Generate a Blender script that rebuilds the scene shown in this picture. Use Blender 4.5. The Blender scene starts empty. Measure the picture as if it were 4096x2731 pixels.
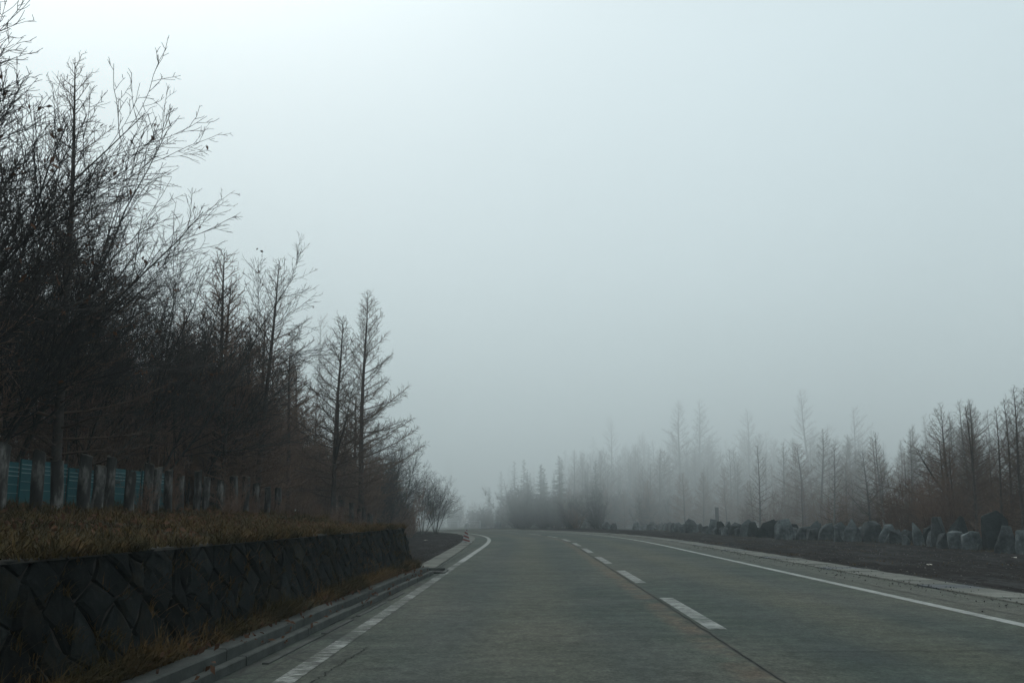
import bpy, math, random
import numpy as np
from mathutils import Vector, Matrix, noise

random.seed(7)
RNG = np.random.default_rng(11)
S = bpy.context.scene
COL = S.collection

# ------------------------------------------------------------------ camera
cam_d = bpy.data.cameras.new('camera')
cam = bpy.data.objects.new('camera', cam_d)
COL.objects.link(cam)
cam_d.lens = 35.0
cam_d.sensor_width = 36.0
cam_d.clip_start = 0.1
cam_d.clip_end = 3000
cam.location = (0, 0, 1.2)
cam.rotation_euler = (math.radians(90 + 9.914), 0, 0)
S.camera = cam

# ------------------------------------------------------------------ sky and sun
SUN_AZ = math.radians(-33)      # left of the view axis (+Y)
SUN_EL = math.radians(52)
sun_dir = Vector((math.sin(SUN_AZ) * math.cos(SUN_EL), math.cos(SUN_AZ) * math.cos(SUN_EL), math.sin(SUN_EL)))
world = bpy.data.worlds.new('World')
S.world = world
world.use_nodes = True
wn, wl = world.node_tree.nodes, world.node_tree.links
wn.clear()
w_out = wn.new('ShaderNodeOutputWorld')
w_bg = wn.new('ShaderNodeBackground')
w_sky = wn.new('ShaderNodeTexSky')
w_sky.sky_type = 'NISHITA'
w_sky.sun_disc = False
w_sky.sun_elevation = SUN_EL
w_sky.sun_rotation = SUN_AZ
w_sky.air_density = 1.0
w_sky.dust_density = 8.0
w_sky.ozone_density = 1.0
w_hsv = wn.new('ShaderNodeHueSaturation')
w_hsv.inputs['Saturation'].default_value = 0.32
w_mix = wn.new('ShaderNodeMixRGB')          # thin overcast: an even veil over the Nishita sky
w_mix.blend_type = 'MIX'
w_mix.inputs[0].default_value = 0.55
w_mix.inputs[2].default_value = (11.6, 14.3, 15.0, 1)
wl.new(w_sky.outputs[0], w_hsv.inputs['Color'])
wl.new(w_hsv.outputs[0], w_mix.inputs[1])
wl.new(w_mix.outputs[0], w_bg.inputs['Color'])
w_bg.inputs['Strength'].default_value = 0.08
wl.new(w_bg.outputs[0], w_out.inputs['Surface'])

sun_d = bpy.data.lights.new('sun', 'SUN')
sun_d.energy = 0.5
sun_d.angle = math.radians(30)
sun_d.color = (1.0, 0.98, 0.94)
sun = bpy.data.objects.new('sun', sun_d)
COL.objects.link(sun)
sun.location = (-20, 30, 40)
sun.rotation_euler = sun_dir.to_track_quat('Z', 'Y').to_euler()

S.view_settings.view_transform = 'Standard'
S.view_settings.look = 'None'
S.view_settings.exposure = 0.0
S.view_settings.gamma = 1.0
S.view_settings.use_curve_mapping = False
S.render.engine = 'CYCLES'
S.cycles.use_denoising = True
S.cycles.max_bounces = 8
S.cycles.diffuse_bounces = 2
S.cycles.glossy_bounces = 2
S.cycles.volume_bounces = 4
S.cycles.transparent_max_bounces = 6
S.cycles.use_adaptive_sampling = True
S.cycles.adaptive_threshold = 0.02

# ------------------------------------------------------------------ material helpers
class NT:
    def __init__(self, name):
        self.m = bpy.data.materials.new(name)
        self.m.use_nodes = True
        self.n = self.m.node_tree.nodes
        self.l = self.m.node_tree.links
        self.b = self.n['Principled BSDF']
        self.b.inputs['Specular IOR Level'].default_value = 0.25
        self.tc = self.n.new('ShaderNodeTexCoord')
    def noise(self, scale, detail=4, rough=0.6, vec=None, stretch=None, coord='Object'):
        t = self.n.new('ShaderNodeTexNoise')
        t.inputs['Scale'].default_value = scale
        t.inputs['Detail'].default_value = detail
        t.inputs['Roughness'].default_value = rough
        src = vec if vec is not None else self.tc.outputs[coord]
        if stretch:
            mp = self.n.new('ShaderNodeMapping')
            mp.inputs['Scale'].default_value = stretch
            self.l.new(src, mp.inputs['Vector'])
            src = mp.outputs[0]
        self.l.new(src, t.inputs['Vector'])
        return t.outputs['Fac']
    def ramp(self, fac, stops):
        r = self.n.new('ShaderNodeValToRGB')
        e = r.color_ramp.elements
        while len(e) < len(stops):
            e.new(0.5)
        for k, (p, c) in enumerate(stops):
            e[k].position = p
            e[k].color = (c[0], c[1], c[2], 1) if not isinstance(c, (int, float)) else (c, c, c, 1)
        self.l.new(fac, r.inputs[0])
        return r.outputs[0]
    def mix(self, fac, a, b, mode='MIX'):
        m = self.n.new('ShaderNodeMixRGB')
        m.blend_type = mode
        for k, v in ((0, fac), (1, a), (2, b)):
            if isinstance(v, bpy.types.NodeSocket):
                self.l.new(v, m.inputs[k])
            elif isinstance(v, (int, float)):
                m.inputs[k].default_value = v if k == 0 else (v, v, v, 1)
            else:
                m.inputs[k].default_value = (v[0], v[1], v[2], 1)
        return m.outputs[0]
    def math(self, op, a, b=0.0, c=None, clamp=False):
        m = self.n.new('ShaderNodeMath')
        m.operation = op
        m.use_clamp = clamp
        for k, v in enumerate((a, b) if c is None else (a, b, c)):
            if isinstance(v, bpy.types.NodeSocket):
                self.l.new(v, m.inputs[k])
            else:
                m.inputs[k].default_value = v
        return m.outputs[0]
    def color(self, s):
        self.l.new(s, self.b.inputs['Base Color'])
    def rough(self, v):
        if isinstance(v, bpy.types.NodeSocket):
            self.l.new(v, self.b.inputs['Roughness'])
        else:
            self.b.inputs['Roughness'].default_value = v
    def bump(self, h, strength=0.4, dist=0.01):
        b = self.n.new('ShaderNodeBump')
        b.inputs['Strength'].default_value = strength
        b.inputs['Distance'].default_value = dist
        self.l.new(h, b.inputs['Height'])
        self.l.new(b.outputs[0], self.b.inputs['Normal'])
    def per_object(self):
        return self.n.new('ShaderNodeObjectInfo').outputs['Random']

M = {}

def simple(name, stops, scale=6, detail=5, rough=0.85, bump=0.0, bdist=0.01, stretch=None, vary=0.0, spec=0.2, bscale=None):
    t = NT(name)
    f = t.noise(scale, detail, 0.65, stretch=stretch)
    c = t.ramp(f, stops)
    if vary:
        k = t.math('MULTIPLY_ADD', t.per_object(), vary, 1 - vary / 2)
        c = t.mix(1.0, c, k, 'MULTIPLY')
    t.color(c)
    t.rough(rough)
    t.b.inputs['Specular IOR Level'].default_value = spec
    if bump:
        t.bump(t.noise(bscale or scale * 3, 6, 0.7, stretch=stretch), bump, bdist)
    M[name] = t.m
    return t

simple('alder_bark', [(0.3, (0.016, 0.015, 0.014)), (0.7, (0.045, 0.040, 0.036))], 9, vary=0.3, rough=0.75)
simple('alder_twig', [(0.3, (0.012, 0.010, 0.0095)), (0.7, (0.027, 0.022, 0.020))], 3, vary=0.3, rough=0.7)
simple('larch_bark', [(0.3, (0.030, 0.024, 0.021)), (0.72, (0.085, 0.070, 0.062))], 8, vary=0.3, rough=0.85)
simple('larch_twig', [(0.3, (0.062, 0.042, 0.032)), (0.7, (0.130, 0.086, 0.064))], 2.5, vary=0.4, rough=0.8)
simple('brown_twig', [(0.3, (0.105, 0.062, 0.044)), (0.7, (0.21, 0.130, 0.092))], 2.5, vary=0.4, rough=0.8)
simple('pale_bark', [(0.35, (0.10, 0.095, 0.088)), (0.7, (0.26, 0.25, 0.24))], 7, vary=0.2)
simple('conifer_needles', [(0.3, (0.016, 0.026, 0.018)), (0.7, (0.035, 0.050, 0.032))], 3, vary=0.3)
simple('dead_leaf', [(0.3, (0.05, 0.022, 0.013)), (0.7, (0.11, 0.052, 0.026))], 5, vary=0.3)
simple('dry_grass', [(0.28, (0.012, 0.013, 0.005)), (0.45, (0.044, 0.034, 0.014)), (0.58, (0.098, 0.058, 0.023)), (0.72, (0.135, 0.098, 0.050))], 0.8, 7, spec=.05)
t = NT('wall_stone')
c = t.ramp(t.noise(3.5, 8, 0.75), [(0.30, (0.004, 0.005, 0.0052)), (0.5, (0.012, 0.0145, 0.0145)), (0.7, (0.034, 0.038, 0.037))])
c = t.mix(t.ramp(t.noise(24, 6, 0.8), [(0.35, 0.0), (0.65, 0.7)]), c, (0.009, 0.010, 0.010))
c = t.mix(t.ramp(t.noise(1.7, 7, 0.75), [(0.50, 0.0), (0.66, 0.75)]), c, (0.022, 0.017, 0.009))
c = t.mix(t.ramp(t.noise(2.3, 7, 0.75, stretch=(1, 1, .3)), [(0.56, 0.0), (0.70, 0.6)]), c, (0.036, 0.036, 0.032))
k = t.math('MULTIPLY_ADD', t.per_object(), 0.9, 0.5)
t.color(t.mix(1.0, c, k, 'MULTIPLY'))
t.rough(0.95)
t.b.inputs['Specular IOR Level'].default_value = 0.04
t.bump(t.noise(20, 9, 0.8), 1.0, 0.03)
M['wall_stone'] = t.m
simple('wall_joint', [(0.3, (0.010, 0.010, 0.009)), (0.7, (0.030, 0.026, 0.020))], 9, bump=0.5)
simple('wall_coping', [(0.3, (0.010, 0.010, 0.008)), (0.7, (0.034, 0.030, 0.024))], 6, 6, bump=0.5)
simple('post_log', [(0.30, (0.009, 0.008, 0.007)), (0.48, (0.030, 0.028, 0.026)), (0.64, (0.17, 0.162, 0.15))], 5, 6, stretch=(1, 1, 0.35), bump=0.7, vary=0.6)
simple('post_cut', [(0.3, (0.020, 0.017, 0.013)), (0.7, (0.060, 0.052, 0.042))], 14)
simple('teal_sheet', [(0.3, (0.006, 0.048, 0.056)), (0.7, (0.012, 0.078, 0.086))], 3, rough=0.7, vary=0.2)
simple('pale_rail', [(0.3, (0.10, 0.17, 0.18)), (0.7, (0.18, 0.27, 0.28))], 5, rough=0.5)
simple('steel_grey', [(0.3, (0.22, 0.23, 0.24)), (0.7, (0.40, 0.42, 0.43))], 9, rough=0.5)
simple('pole_white', [(0.3, (0.50, 0.50, 0.48)), (0.7, (0.72, 0.72, 0.70))], 6, rough=0.6)
simple('dark_post', [(0.3, (0.025, 0.025, 0.024)), (0.7, (0.06, 0.055, 0.05))], 6)
simple('white_plastic', [(0.3, (0.22, 0.23, 0.23)), (0.7, (0.34, 0.35, 0.35))], 7, rough=0.5)
simple('red_plastic', [(0.3, (0.13, 0.030, 0.026)), (0.7, (0.20, 0.050, 0.042))], 7, rough=0.5)
simple('litter_white', [(0.3, (0.50, 0.45, 0.38)), (0.7, (0.75, 0.72, 0.66))], 9)
simple('drain_dark', [(0.3, (0.012, 0.012, 0.012)), (0.7, (0.03, 0.03, 0.028))], 8)
simple('drain_grate', [(0.3, (0.075, 0.08, 0.085)), (0.7, (0.14, 0.15, 0.155))], 9, rough=0.55, vary=0.3)

# concrete slabs and kerb: grey, stained
for nm, lo, hi in (('slab_concrete', (0.085, 0.088, 0.076), (0.165, 0.168, 0.146)), ('kerb_concrete', (0.028, 0.031, 0.028), (0.075, 0.080, 0.073))):
    t = NT(nm)
    f = t.noise(3.2, 7, 0.65)
    c = t.ramp(f, [(0.3, lo), (0.7, hi)])
    g = t.noise(38, 3, 0.6)
    c = t.mix(0.35, c, t.ramp(g, [(0.35, 0.35), (0.7, 1.0)]), 'MULTIPLY')
    k = t.math('MULTIPLY_ADD', t.per_object(), 0.4, 0.8)
    c = t.mix(1.0, c, k, 'MULTIPLY')
    t.color(c)
    t.rough(0.9)
    t.bump(t.noise(45, 5, 0.7), 0.4, 0.006)
    M[nm] = t.m

# boulders: grey lava, facets, lichen
t = NT('boulder_rock')
f = t.noise(2.6, 8, 0.68)
c = t.ramp(f, [(0.32, (0.015, 0.018, 0.019)), (0.50, (0.064, 0.073, 0.075)), (0.68, (0.15, 0.165, 0.165))])
c = t.mix(t.ramp(t.noise(7.5, 5, 0.7), [(0.55, 0.0), (0.72, 0.5)]), c, (0.085, 0.09, 0.085))
k = t.math('MULTIPLY_ADD', t.per_object(), 0.9, 0.5)
t.color(t.mix(1.0, c, k, 'MULTIPLY'))
t.rough(0.9)
t.bump(t.noise(6, 9, 0.72, stretch=(1, 1, 0.45)), 0.9, 0.05)
M['boulder_rock'] = t.m
t2 = simple('boulder_dark', [(0.3, (0.010, 0.0125, 0.013)), (0.7, (0.034, 0.040, 0.041))], 3, 8, spec=.05, bump=0.9, bdist=0.05)
t2 = simple('boulder_pale', [(0.3, (0.035, 0.041, 0.043)), (0.7, (0.105, 0.12, 0.12))], 3, 8, spec=.05, bump=0.9, bdist=0.04)

# ground: dark volcanic cinder with brown litter away from the road
t = NT('cinder_ground')
n1 = t.noise(0.35, 6, 0.6)
n2 = t.noise(6, 8, 0.82)
n3 = t.noise(55, 3, 0.7)
c = t.ramp(n2, [(0.38, (0.0025, 0.0023, 0.0023)), (0.52, (0.013, 0.0118, 0.0115)), (0.64, (0.075, 0.066, 0.060))])
c = t.mix(t.ramp(n1, [(0.40, 0.0), (0.68, 0.55)]), c, (0.026, 0.021, 0.018))
st = t.noise(1.1, 6, 0.7, stretch=(1.6, 0.22, 1))
c = t.mix(t.ramp(st, [(0.50, 0.0), (0.62, 0.75)]), c, (0.050, 0.050, 0.050))
c = t.mix(0.5, c, t.ramp(n3, [(0.3, 0.25), (0.7, 1.5)]), 'MULTIPLY')
t.color(c)
t.rough(1.0)
t.b.inputs['Specular IOR Level'].default_value = 0.03
t.bump(t.noise(26, 7, 0.8), 0.8, 0.03)
M['cinder_ground'] = t.m

simple('bank_soil', [(0.3, (0.010, 0.009, 0.006)), (0.5, (0.026, 0.021, 0.011)), (0.72, (0.048, 0.035, 0.016))], 2.2, 8, spec=.05, bump=0.9, bdist=0.04)
simple('pebble', [(0.3, (0.010, 0.009, 0.009)), (0.7, (0.05, 0.046, 0.044))], 4, spec=.03)

# asphalt in road coordinates: UV = (metres from the left edge line, metres along)
def crack_mask(t, uv, sx, sy, scale, width, seed):
    mp = t.n.new('ShaderNodeMapping')
    mp.inputs['Scale'].default_value = (sx, sy, 1)
    mp.inputs['Location'].default_value = (seed, seed * 1.7, 0)
    t.l.new(uv, mp.inputs['Vector'])
    wob = t.n.new('ShaderNodeTexNoise')
    wob.inputs['Scale'].default_value = 3.0
    wob.inputs['Detail'].default_value = 5
    t.l.new(mp.outputs[0], wob.inputs['Vector'])
    add = t.n.new('ShaderNodeVectorMath')
    add.operation = 'MULTIPLY_ADD'
    t.l.new(wob.outputs['Color'], add.inputs[0])
    add.inputs[1].default_value = (0.35, 0.35, 0)
    t.l.new(mp.outputs[0], add.inputs[2])
    v = t.n.new('ShaderNodeTexVoronoi')
    v.feature = 'DISTANCE_TO_EDGE'
    v.inputs['Scale'].default_value = scale
    t.l.new(add.outputs[0], v.inputs['Vector'])
    return t.ramp(v.outputs['Distance'], [(0.0, 1.0), (width, 0.0)])

def asphalt_base(t):
    uvn = t.n.new('ShaderNodeUVMap')
    uvn.uv_map = 'road'
    uv = uvn.outputs[0]
    sep = t.n.new('ShaderNodeSeparateXYZ')
    t.l.new(uv, sep.inputs[0])
    u, v = sep.outputs[0], sep.outputs[1]
    big = t.noise(0.30, 5, 0.6, vec=uv, stretch=(1.0, 0.35, 1))
    mid = t.noise(1.6, 6, 0.65, vec=uv, stretch=(0.45, 1.0, 1))
    fine = t.noise(30, 5, 0.8, vec=uv)
    c = t.ramp(mid, [(0.3, (0.010, 0.0185, 0.0145)), (0.7, (0.036, 0.050, 0.037))])
    c = t.mix(t.ramp(big, [(0.42, 0.0), (0.64, 0.75)]), c, (0.063, 0.062, 0.047))
    # wheel tracks polished a little, brown dust between them
    def band(centre, half, soft):
        d = t.math('ABSOLUTE', t.math('SUBTRACT', u, centre))
        return t.math('SUBTRACT', 1.0, t.math('DIVIDE', t.math('SUBTRACT', d, half), soft, clamp=True), clamp=True)
    wob = t.math('MULTIPLY_ADD', t.noise(0.5, 4, 0.6, vec=uv), 1.1, -0.05, clamp=True)
    for cen in (0.95, 2.75, 4.7, 6.3):
        c = t.mix(t.math('MULTIPLY', t.math('MULTIPLY', band(cen, 0.15, 0.45), wob), 0.60), c, (0.020, 0.028, 0.029))
    for cen in (1.85, 5.5):
        c = t.mix(t.math('MULTIPLY', t.math('MULTIPLY', band(cen, 0.2, 0.55), wob), 0.65), c, (0.062, 0.058, 0.036))
    # rust-brown band beside the centre joint
    rust = t.ramp(t.noise(1.3, 6, 0.7, vec=uv), [(0.40, 0.0), (0.60, 1.0)])
    c = t.mix(t.math('MULTIPLY', t.math('MULTIPLY', band(3.52, 0.06, 0.16), rust), 0.62), c, (0.098, 0.062, 0.038))
    # dusty right shoulder
    c = t.mix(t.math('MULTIPLY', band(8.1, 0.35, 0.35), 0.6), c, (0.072, 0.071, 0.058))
    c = t.mix(0.9, c, t.ramp(fine, [(0.34, 0.12), (0.66, 1.85)]), 'MULTIPLY')
    blot = t.noise(7, 8, 0.8, vec=uv, stretch=(1, .7, 1))
    c = t.mix(0.8, c, t.ramp(blot, [(0.36, 0.30), (0.64, 1.75)]), 'MULTIPLY')
    skid = t.noise(1.5, 7, 0.75, vec=uv, stretch=(.55, .9, 1))
    c = t.mix(t.ramp(skid, [(0.56, 0.0), (0.70, 0.6)]), c, (0.015, 0.020, 0.019))
    c = t.mix(t.ramp(skid, [(0.30, 0.45), (0.42, 0.0)]), c, (0.085, 0.088, 0.072))
    # joints running along the road
    ju = t.math('MULTIPLY_ADD', t.noise(1.1, 6, 0.7, vec=uv), 0.10, u)
    def joint(centre, half):
        d = t.math('ABSOLUTE', t.math('SUBTRACT', ju, centre + 0.05))
        return t.math('SUBTRACT', 1.0, t.math('DIVIDE', d, half, clamp=True))
    dark = t.math('MAXIMUM', joint(3.66, 0.030), t.math('MULTIPLY', joint(7.72, 0.018), 0.8))
    dark = t.math('MAXIMUM', dark, t.math('MULTIPLY', joint(-0.26, 0.022), 0.9))
    # broken left shoulder and cross cracks
    lm = t.math('SUBTRACT', 1.0, t.math('DIVIDE', t.math('ADD', u, 0.1), 0.6, clamp=True))
    near = t.math('SUBTRACT', 1.0, t.math('DIVIDE', t.math('SUBTRACT', v, 20.0), 8.0, clamp=True), clamp=True)
    dark = t.math('MAXIMUM', dark, t.math('MULTIPLY', t.math('MULTIPLY', crack_mask(t, uv, 1.5, 0.9, 1.0, 0.035, 3.1), lm), near))
    cm = t.ramp(t.noise(0.35, 3, 0.6, vec=uv), [(0.50, 0.0), (0.60, 0.85)])
    dark = t.math('MAXIMUM', dark, t.math('MULTIPLY', crack_mask(t, uv, 0.10, 0.36, 1.0, 0.0075, 7.3), cm))
    damp = t.math('MULTIPLY', t.math('MULTIPLY', band(-0.62, 0.08, 0.25), near), t.ramp(t.noise(1.6, 5, 0.65, vec=uv), [(0.42, 0.0), (0.58, 0.9)]))
    c = t.mix(damp, c, (0.030, 0.032, 0.031))
    c = t.mix(t.math('MULTIPLY', dark, 0.9), c, (0.016, 0.017, 0.016))
    return uv, c, fine, dark

t = NT('asphalt')
uv, c, fine, dark = asphalt_base(t)
t.color(c)
t.rough(t.math('MULTIPLY_ADD', t.noise(0.9, 4, 0.6, vec=uv), 0.3, 0.58))
t.b.inputs['Specular IOR Level'].default_value = 0.13
t.bump(t.math('SUBTRACT', fine, dark), 0.35, 0.006)
M['asphalt'] = t.m

# worn paint: white over the same asphalt
for nm, wear_lo, wear_hi in (('paint_worn', 0.495, 0.575), ('paint_fresh', 0.36, 0.52), ('paint_dash', 0.44, 0.57)):
    t = NT(nm)
    uv, c, fine, dark = asphalt_base(t)
    w = t.math('ADD', t.math('MULTIPLY', t.noise(.8, 5, 0.7, vec=uv), 0.36), t.math('MULTIPLY', t.noise(11, 8, 0.85, vec=uv, stretch=(.35, 1, 1)), 0.64))
    wm = t.ramp(w, [(wear_lo, 0.0), (wear_hi, 1.0)])
    paint = t.ramp(t.noise(7, 5, 0.7, vec=uv), [(0.3, (0.20, 0.21, 0.198)), (0.7, (0.36, 0.37, 0.35))])
    t.color(t.mix(t.math('MULTIPLY', wm, 0.93), c, paint))
    t.rough(0.7)
    t.bump(fine, 0.3, 0.004)
    M[nm] = t.m

# ------------------------------------------------------------------ object helpers
def link(o, parent=None):
    COL.objects.link(o)
    if parent is not None:
        o.parent = parent
    return o

def tag(o, label=None, cat=None, group=None, kind=None):
    if label: o['label'] = label
    if cat: o['category'] = cat
    if group: o['group'] = group
    if kind: o['kind'] = kind
    return o

def empty(name, loc, rz=0.0, scale=1.0):
    o = bpy.data.objects.new(name, None)
    o.empty_display_size = 0.2
    o.location = loc
    o.rotation_euler = (0, 0, rz)
    o.scale = (scale, scale, scale)
    return link(o)

def mesh_np(name, verts, faces_flat, loop_tot, mat, smooth=False):
    me = bpy.data.meshes.new(name)
    nv, nf = len(verts), len(loop_tot)
    me.vertices.add(nv)
    me.vertices.foreach_set('co', np.asarray(verts, dtype=np.float32).ravel())
    me.loops.add(len(faces_flat))
    me.loops.foreach_set('vertex_index', np.asarray(faces_flat, dtype=np.int32))
    me.polygons.add(nf)
    lt = np.asarray(loop_tot, dtype=np.int32)
    me.polygons.foreach_set('loop_start', np.concatenate(([0], np.cumsum(lt)[:-1])).astype(np.int32))
    me.polygons.foreach_set('loop_total', lt)
    if smooth:
        me.polygons.foreach_set('use_smooth', np.ones(nf, dtype=bool))
    me.update(calc_edges=True)
    me.validate()
    if mat: me.materials.append(M[mat])
    return me

def mesh_py(name, verts, faces, mat, smooth=False):
    me = bpy.data.meshes.new(name)
    me.from_pydata([tuple(v) for v in verts], [], faces)
    if smooth:
        for p in me.polygons: p.use_smooth = True
    me.update()
    if mat: me.materials.append(M[mat])
    return me

def mobj(name, me, parent=None, loc=None):
    o = bpy.data.objects.new(name, me)
    if loc is not None: o.location = loc
    return link(o, parent)

def box_geo(x0, x1, y0, y1, z0, z1, bev=0.0):
    """a box; with bev its top edges are chamfered"""
    if bev <= 0:
        v = [(x0, y0, z0), (x1, y0, z0), (x1, y1, z0), (x0, y1, z0), (x0, y0, z1), (x1, y0, z1), (x1, y1, z1), (x0, y1, z1)]
        return v, [(3, 2, 1, 0), (4, 5, 6, 7), (0, 1, 5, 4), (1, 2, 6, 5), (2, 3, 7, 6), (3, 0, 4, 7)]
    b = bev
    v = [(x0, y0, z0), (x1, y0, z0), (x1, y1, z0), (x0, y1, z0),
         (x0, y0, z1 - b), (x1, y0, z1 - b), (x1, y1, z1 - b), (x0, y1, z1 - b),
         (x0 + b, y0 + b, z1), (x1 - b, y0 + b, z1), (x1 - b, y1 - b, z1), (x0 + b, y1 - b, z1)]
    f = [(3, 2, 1, 0), (8, 9, 10, 11)]
    for k in range(4):
        n = (k + 1) % 4
        f += [(k, n, 4 + n, 4 + k), (4 + k, 4 + n, 8 + n, 8 + k)]
    return v, f

class Tubes:
    """collects tapered polylines and turns them into one mesh"""
    def __init__(self):
        self.g = {}
    def add(self, pts, rad, sides=3):
        self.g.setdefault((len(pts), sides), []).append((pts, rad))
    def build(self, name, mat, smooth=False):
        V, F, LT, base = [], [], [], 0
        for (n, s), items in self.g.items():
            P = np.array([i[0] for i in items], dtype=np.float64)
            R = np.array([i[1] for i in items], dtype=np.float64)
            m = len(items)
            T = np.empty_like(P)
            T[:, 1:-1] = P[:, 2:] - P[:, :-2]
            T[:, 0] = P[:, 1] - P[:, 0]
            T[:, -1] = P[:, -1] - P[:, -2]
            T /= np.linalg.norm(T, axis=2, keepdims=True) + 1e-9
            ref = np.where(np.abs(T[:, :1, 2:3]) > 0.8, np.array([[[1.0, 0, 0]]]), np.array([[[0, 0, 1.0]]]))
            A = np.cross(T, np.broadcast_to(ref, T.shape))
            A /= np.linalg.norm(A, axis=2, keepdims=True) + 1e-9
            B = np.cross(T, A)
            ang = np.arange(s) * 2 * math.pi / s
            ring = P[:, :, None, :] + R[:, :, None, None] * (A[:, :, None, :] * np.cos(ang)[None, None, :, None] + B[:, :, None, :] * np.sin(ang)[None, None, :, None])
            V.append(ring.reshape(-1, 3))
            idx = base + np.arange(m * n * s).reshape(m, n, s)
            a = idx[:, :-1, :]
            b = np.roll(a, -1, axis=2)
            d = idx[:, 1:, :]
            e = np.roll(d, -1, axis=2)
            q = np.stack((a, b, e, d), axis=-1).reshape(-1, 4)
            F.append(q.ravel())
            LT.append(np.full(len(q), 4))
            base += m * n * s
        return mesh_np(name, np.concatenate(V), np.concatenate(F), np.concatenate(LT), mat, smooth)

# ------------------------------------------------------------------ road axis (the left edge line)
STEP = 0.5
AX = []
def _axis():
    x, y, h = -1.8 - 0.017 * 12, -12.0, math.atan(0.017)
    s = -12.0
    while s < 190:
        AX.append((x, y, h))
        k = 0.0 if s < 36 else min(0.00038 * (s - 36), 0.026)
        h -= k * STEP
        x += math.sin(h) * STEP
        y += math.cos(h) * STEP
        s += STEP
_axis()
def road(s, off, z=0.0):
    f = (s + 12.0) / STEP
    i = max(0, min(len(AX) - 2, int(f)))
    w = f - i
    x = AX[i][0] * (1 - w) + AX[i + 1][0] * w
    y = AX[i][1] * (1 - w) + AX[i + 1][1] * w
    h = AX[i][2] * (1 - w) + AX[i + 1][2] * w
    return Vector((x + math.cos(h) * off, y - math.sin(h) * off, z))
def road_heading(s):
    i = max(0, min(len(AX) - 1, int((s + 12.0) / STEP)))
    return AX[i][2]

def kerb_x(y): return -2.59 + 0.041 * y
def wall_top_x(y): return kerb_x(y) - 0.53
def wall_base_x(y): return kerb_x(y) - 0.25
WALL_Y0, WALL_Y1, WALL_H = -4.0, 21.2, 0.95
def lerp_tab(tab, v):
    if v <= tab[0][0]: return tab[0][1]
    for (a, b), (c, d) in zip(tab, tab[1:]):
        if v <= c: return b + (d - b) * (v - a) / (c - a)
    return tab[-1][1]
TOE = [(21.2, -2.25), (28, -3.6), (44, -5.2), (56, -7.0), (72, -11.0), (90, -18.0), (110, -34.0), (140, -70.0)]
def toe_x(y): return wall_top_x(y) if y < WALL_Y1 else lerp_tab(TOE, y)
PROF = [(0, 0.0), (0.5, 0.03), (1.5, 0.12), (3.0, 0.27), (5, 0.42), (9, 0.70), (20, 1.6), (45, 3.4), (120, 5.0)]
def bank_z(x, y):
    d = toe_x(y) - x
    if d <= 0: return 0.0
    k = min(1.0, max(0.0, (y - WALL_Y1) / 1.3))
    low = WALL_H * min(1.0, d / 1.7) ** 0.8
    z = (WALL_H - 0.02) * (1 - k) + low * k + lerp_tab(PROF, d)
    z += 0.07 * min(1, d) * noise.noise(Vector((x * 0.7, y * 0.7, 3.0))) + 0.25 * min(1, d / 12) * noise.noise(Vector((x * 0.12, y * 0.12, 9.0)))
    return z
def ground_z(x, y):
    s = max(0.0, min(1.0, (math.hypot(x - 3, max(0, y - 60) * 0.2) - 15) / 10))
    z = 0.10 * s * noise.noise(Vector((x * 0.2, y * 0.2, 1.0)))
    return -0.025 + z

# ------------------------------------------------------------------ ground, road, bank
def build_ground():
    xs = sorted(set([-400, -250, -150, -90, -60, -40] + [x * 2.0 for x in range(-15, 31)] + [70, 85, 100, 130, 180, 260, 400]))
    ys = sorted(set([-400, -200, -100, -50, -20] + [y * 2.5 for y in range(-4, 57)] + [150, 165, 185, 210, 250, 310, 400]))
    V = [(x, y, ground_z(x, y)) for y in ys for x in xs]
    nx = len(xs)
    F = [(j * nx + i, j * nx + i + 1, (j + 1) * nx + i + 1, (j + 1) * nx + i) for j in range(len(ys) - 1) for i in range(nx - 1)]
    o = mobj('ground', mesh_py('ground', V, F, 'cinder_ground', True))
    tag(o, 'dark volcanic cinder ground on both sides of the road', None, None, 'structure')
build_ground()

def strip_mesh(name, s0, s1, offs, z, mat, step=0.5, crown=True):
    """sheet along the road; offs: offsets (numbers or functions of s)"""
    V, UV = [], []
    n = max(1, int(round((s1 - s0) / step)))
    for k in range(n + 1):
        s = s0 + (s1 - s0) * k / n
        for o in offs:
            ov = o(s) if callable(o) else o
            p = road(s, ov, z)
            V.append(p)
            UV.append((ov, s))
    m = len(offs)
    F = [(k * m + i, k * m + i + 1, (k + 1) * m + i + 1, (k + 1) * m + i) for k in range(n) for i in range(m - 1)]
    me = mesh_py(name, V, F, mat)
    uvl = me.uv_layers.new(name='road')
    for lp in me.loops:
        uvl.data[lp.index].uv = UV[lp.vertex_index]
    return me

def left_edge(s):
    return -1.35 if s < 22.7 else (-0.36 - 0.34 * min(1, max(0, (s - 24) / 20)))
road_o = mobj('road', strip_mesh('road', -11.5, 185, [left_edge, -0.2, 1.0, 2.4, 3.8, 5.5, 7.3, 8.0, 8.55], 0.0, 'asphalt'))
tag(road_o, 'worn two lane asphalt road bending away to the left', None, None, 'structure')

mobj('edge_line', strip_mesh('edge_line_left', -11, 27, [-0.08, 0.08], 0.004, 'paint_worn'), road_o)['label'] = 'worn broken white edge line beside the wall'
mobj('edge_line', strip_mesh('edge_line_bend', 27, 180, [-0.085, 0.085], 0.004, 'paint_fresh'), road_o)['label'] = 'clearer white edge line hooking left round the bend'
mobj('edge_line', strip_mesh('edge_line_right', -11, 180, [7.21, 7.38], 0.004, 'paint_fresh'), road_o)['label'] = 'clean white edge line on the right'
s = 11.1
while s < 130:
    mobj('lane_dash', strip_mesh('lane_dash', s, s + 4.15, [3.72, 3.92], 0.004, 'paint_dash', 0.42), road_o)
    s += 7.45

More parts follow.
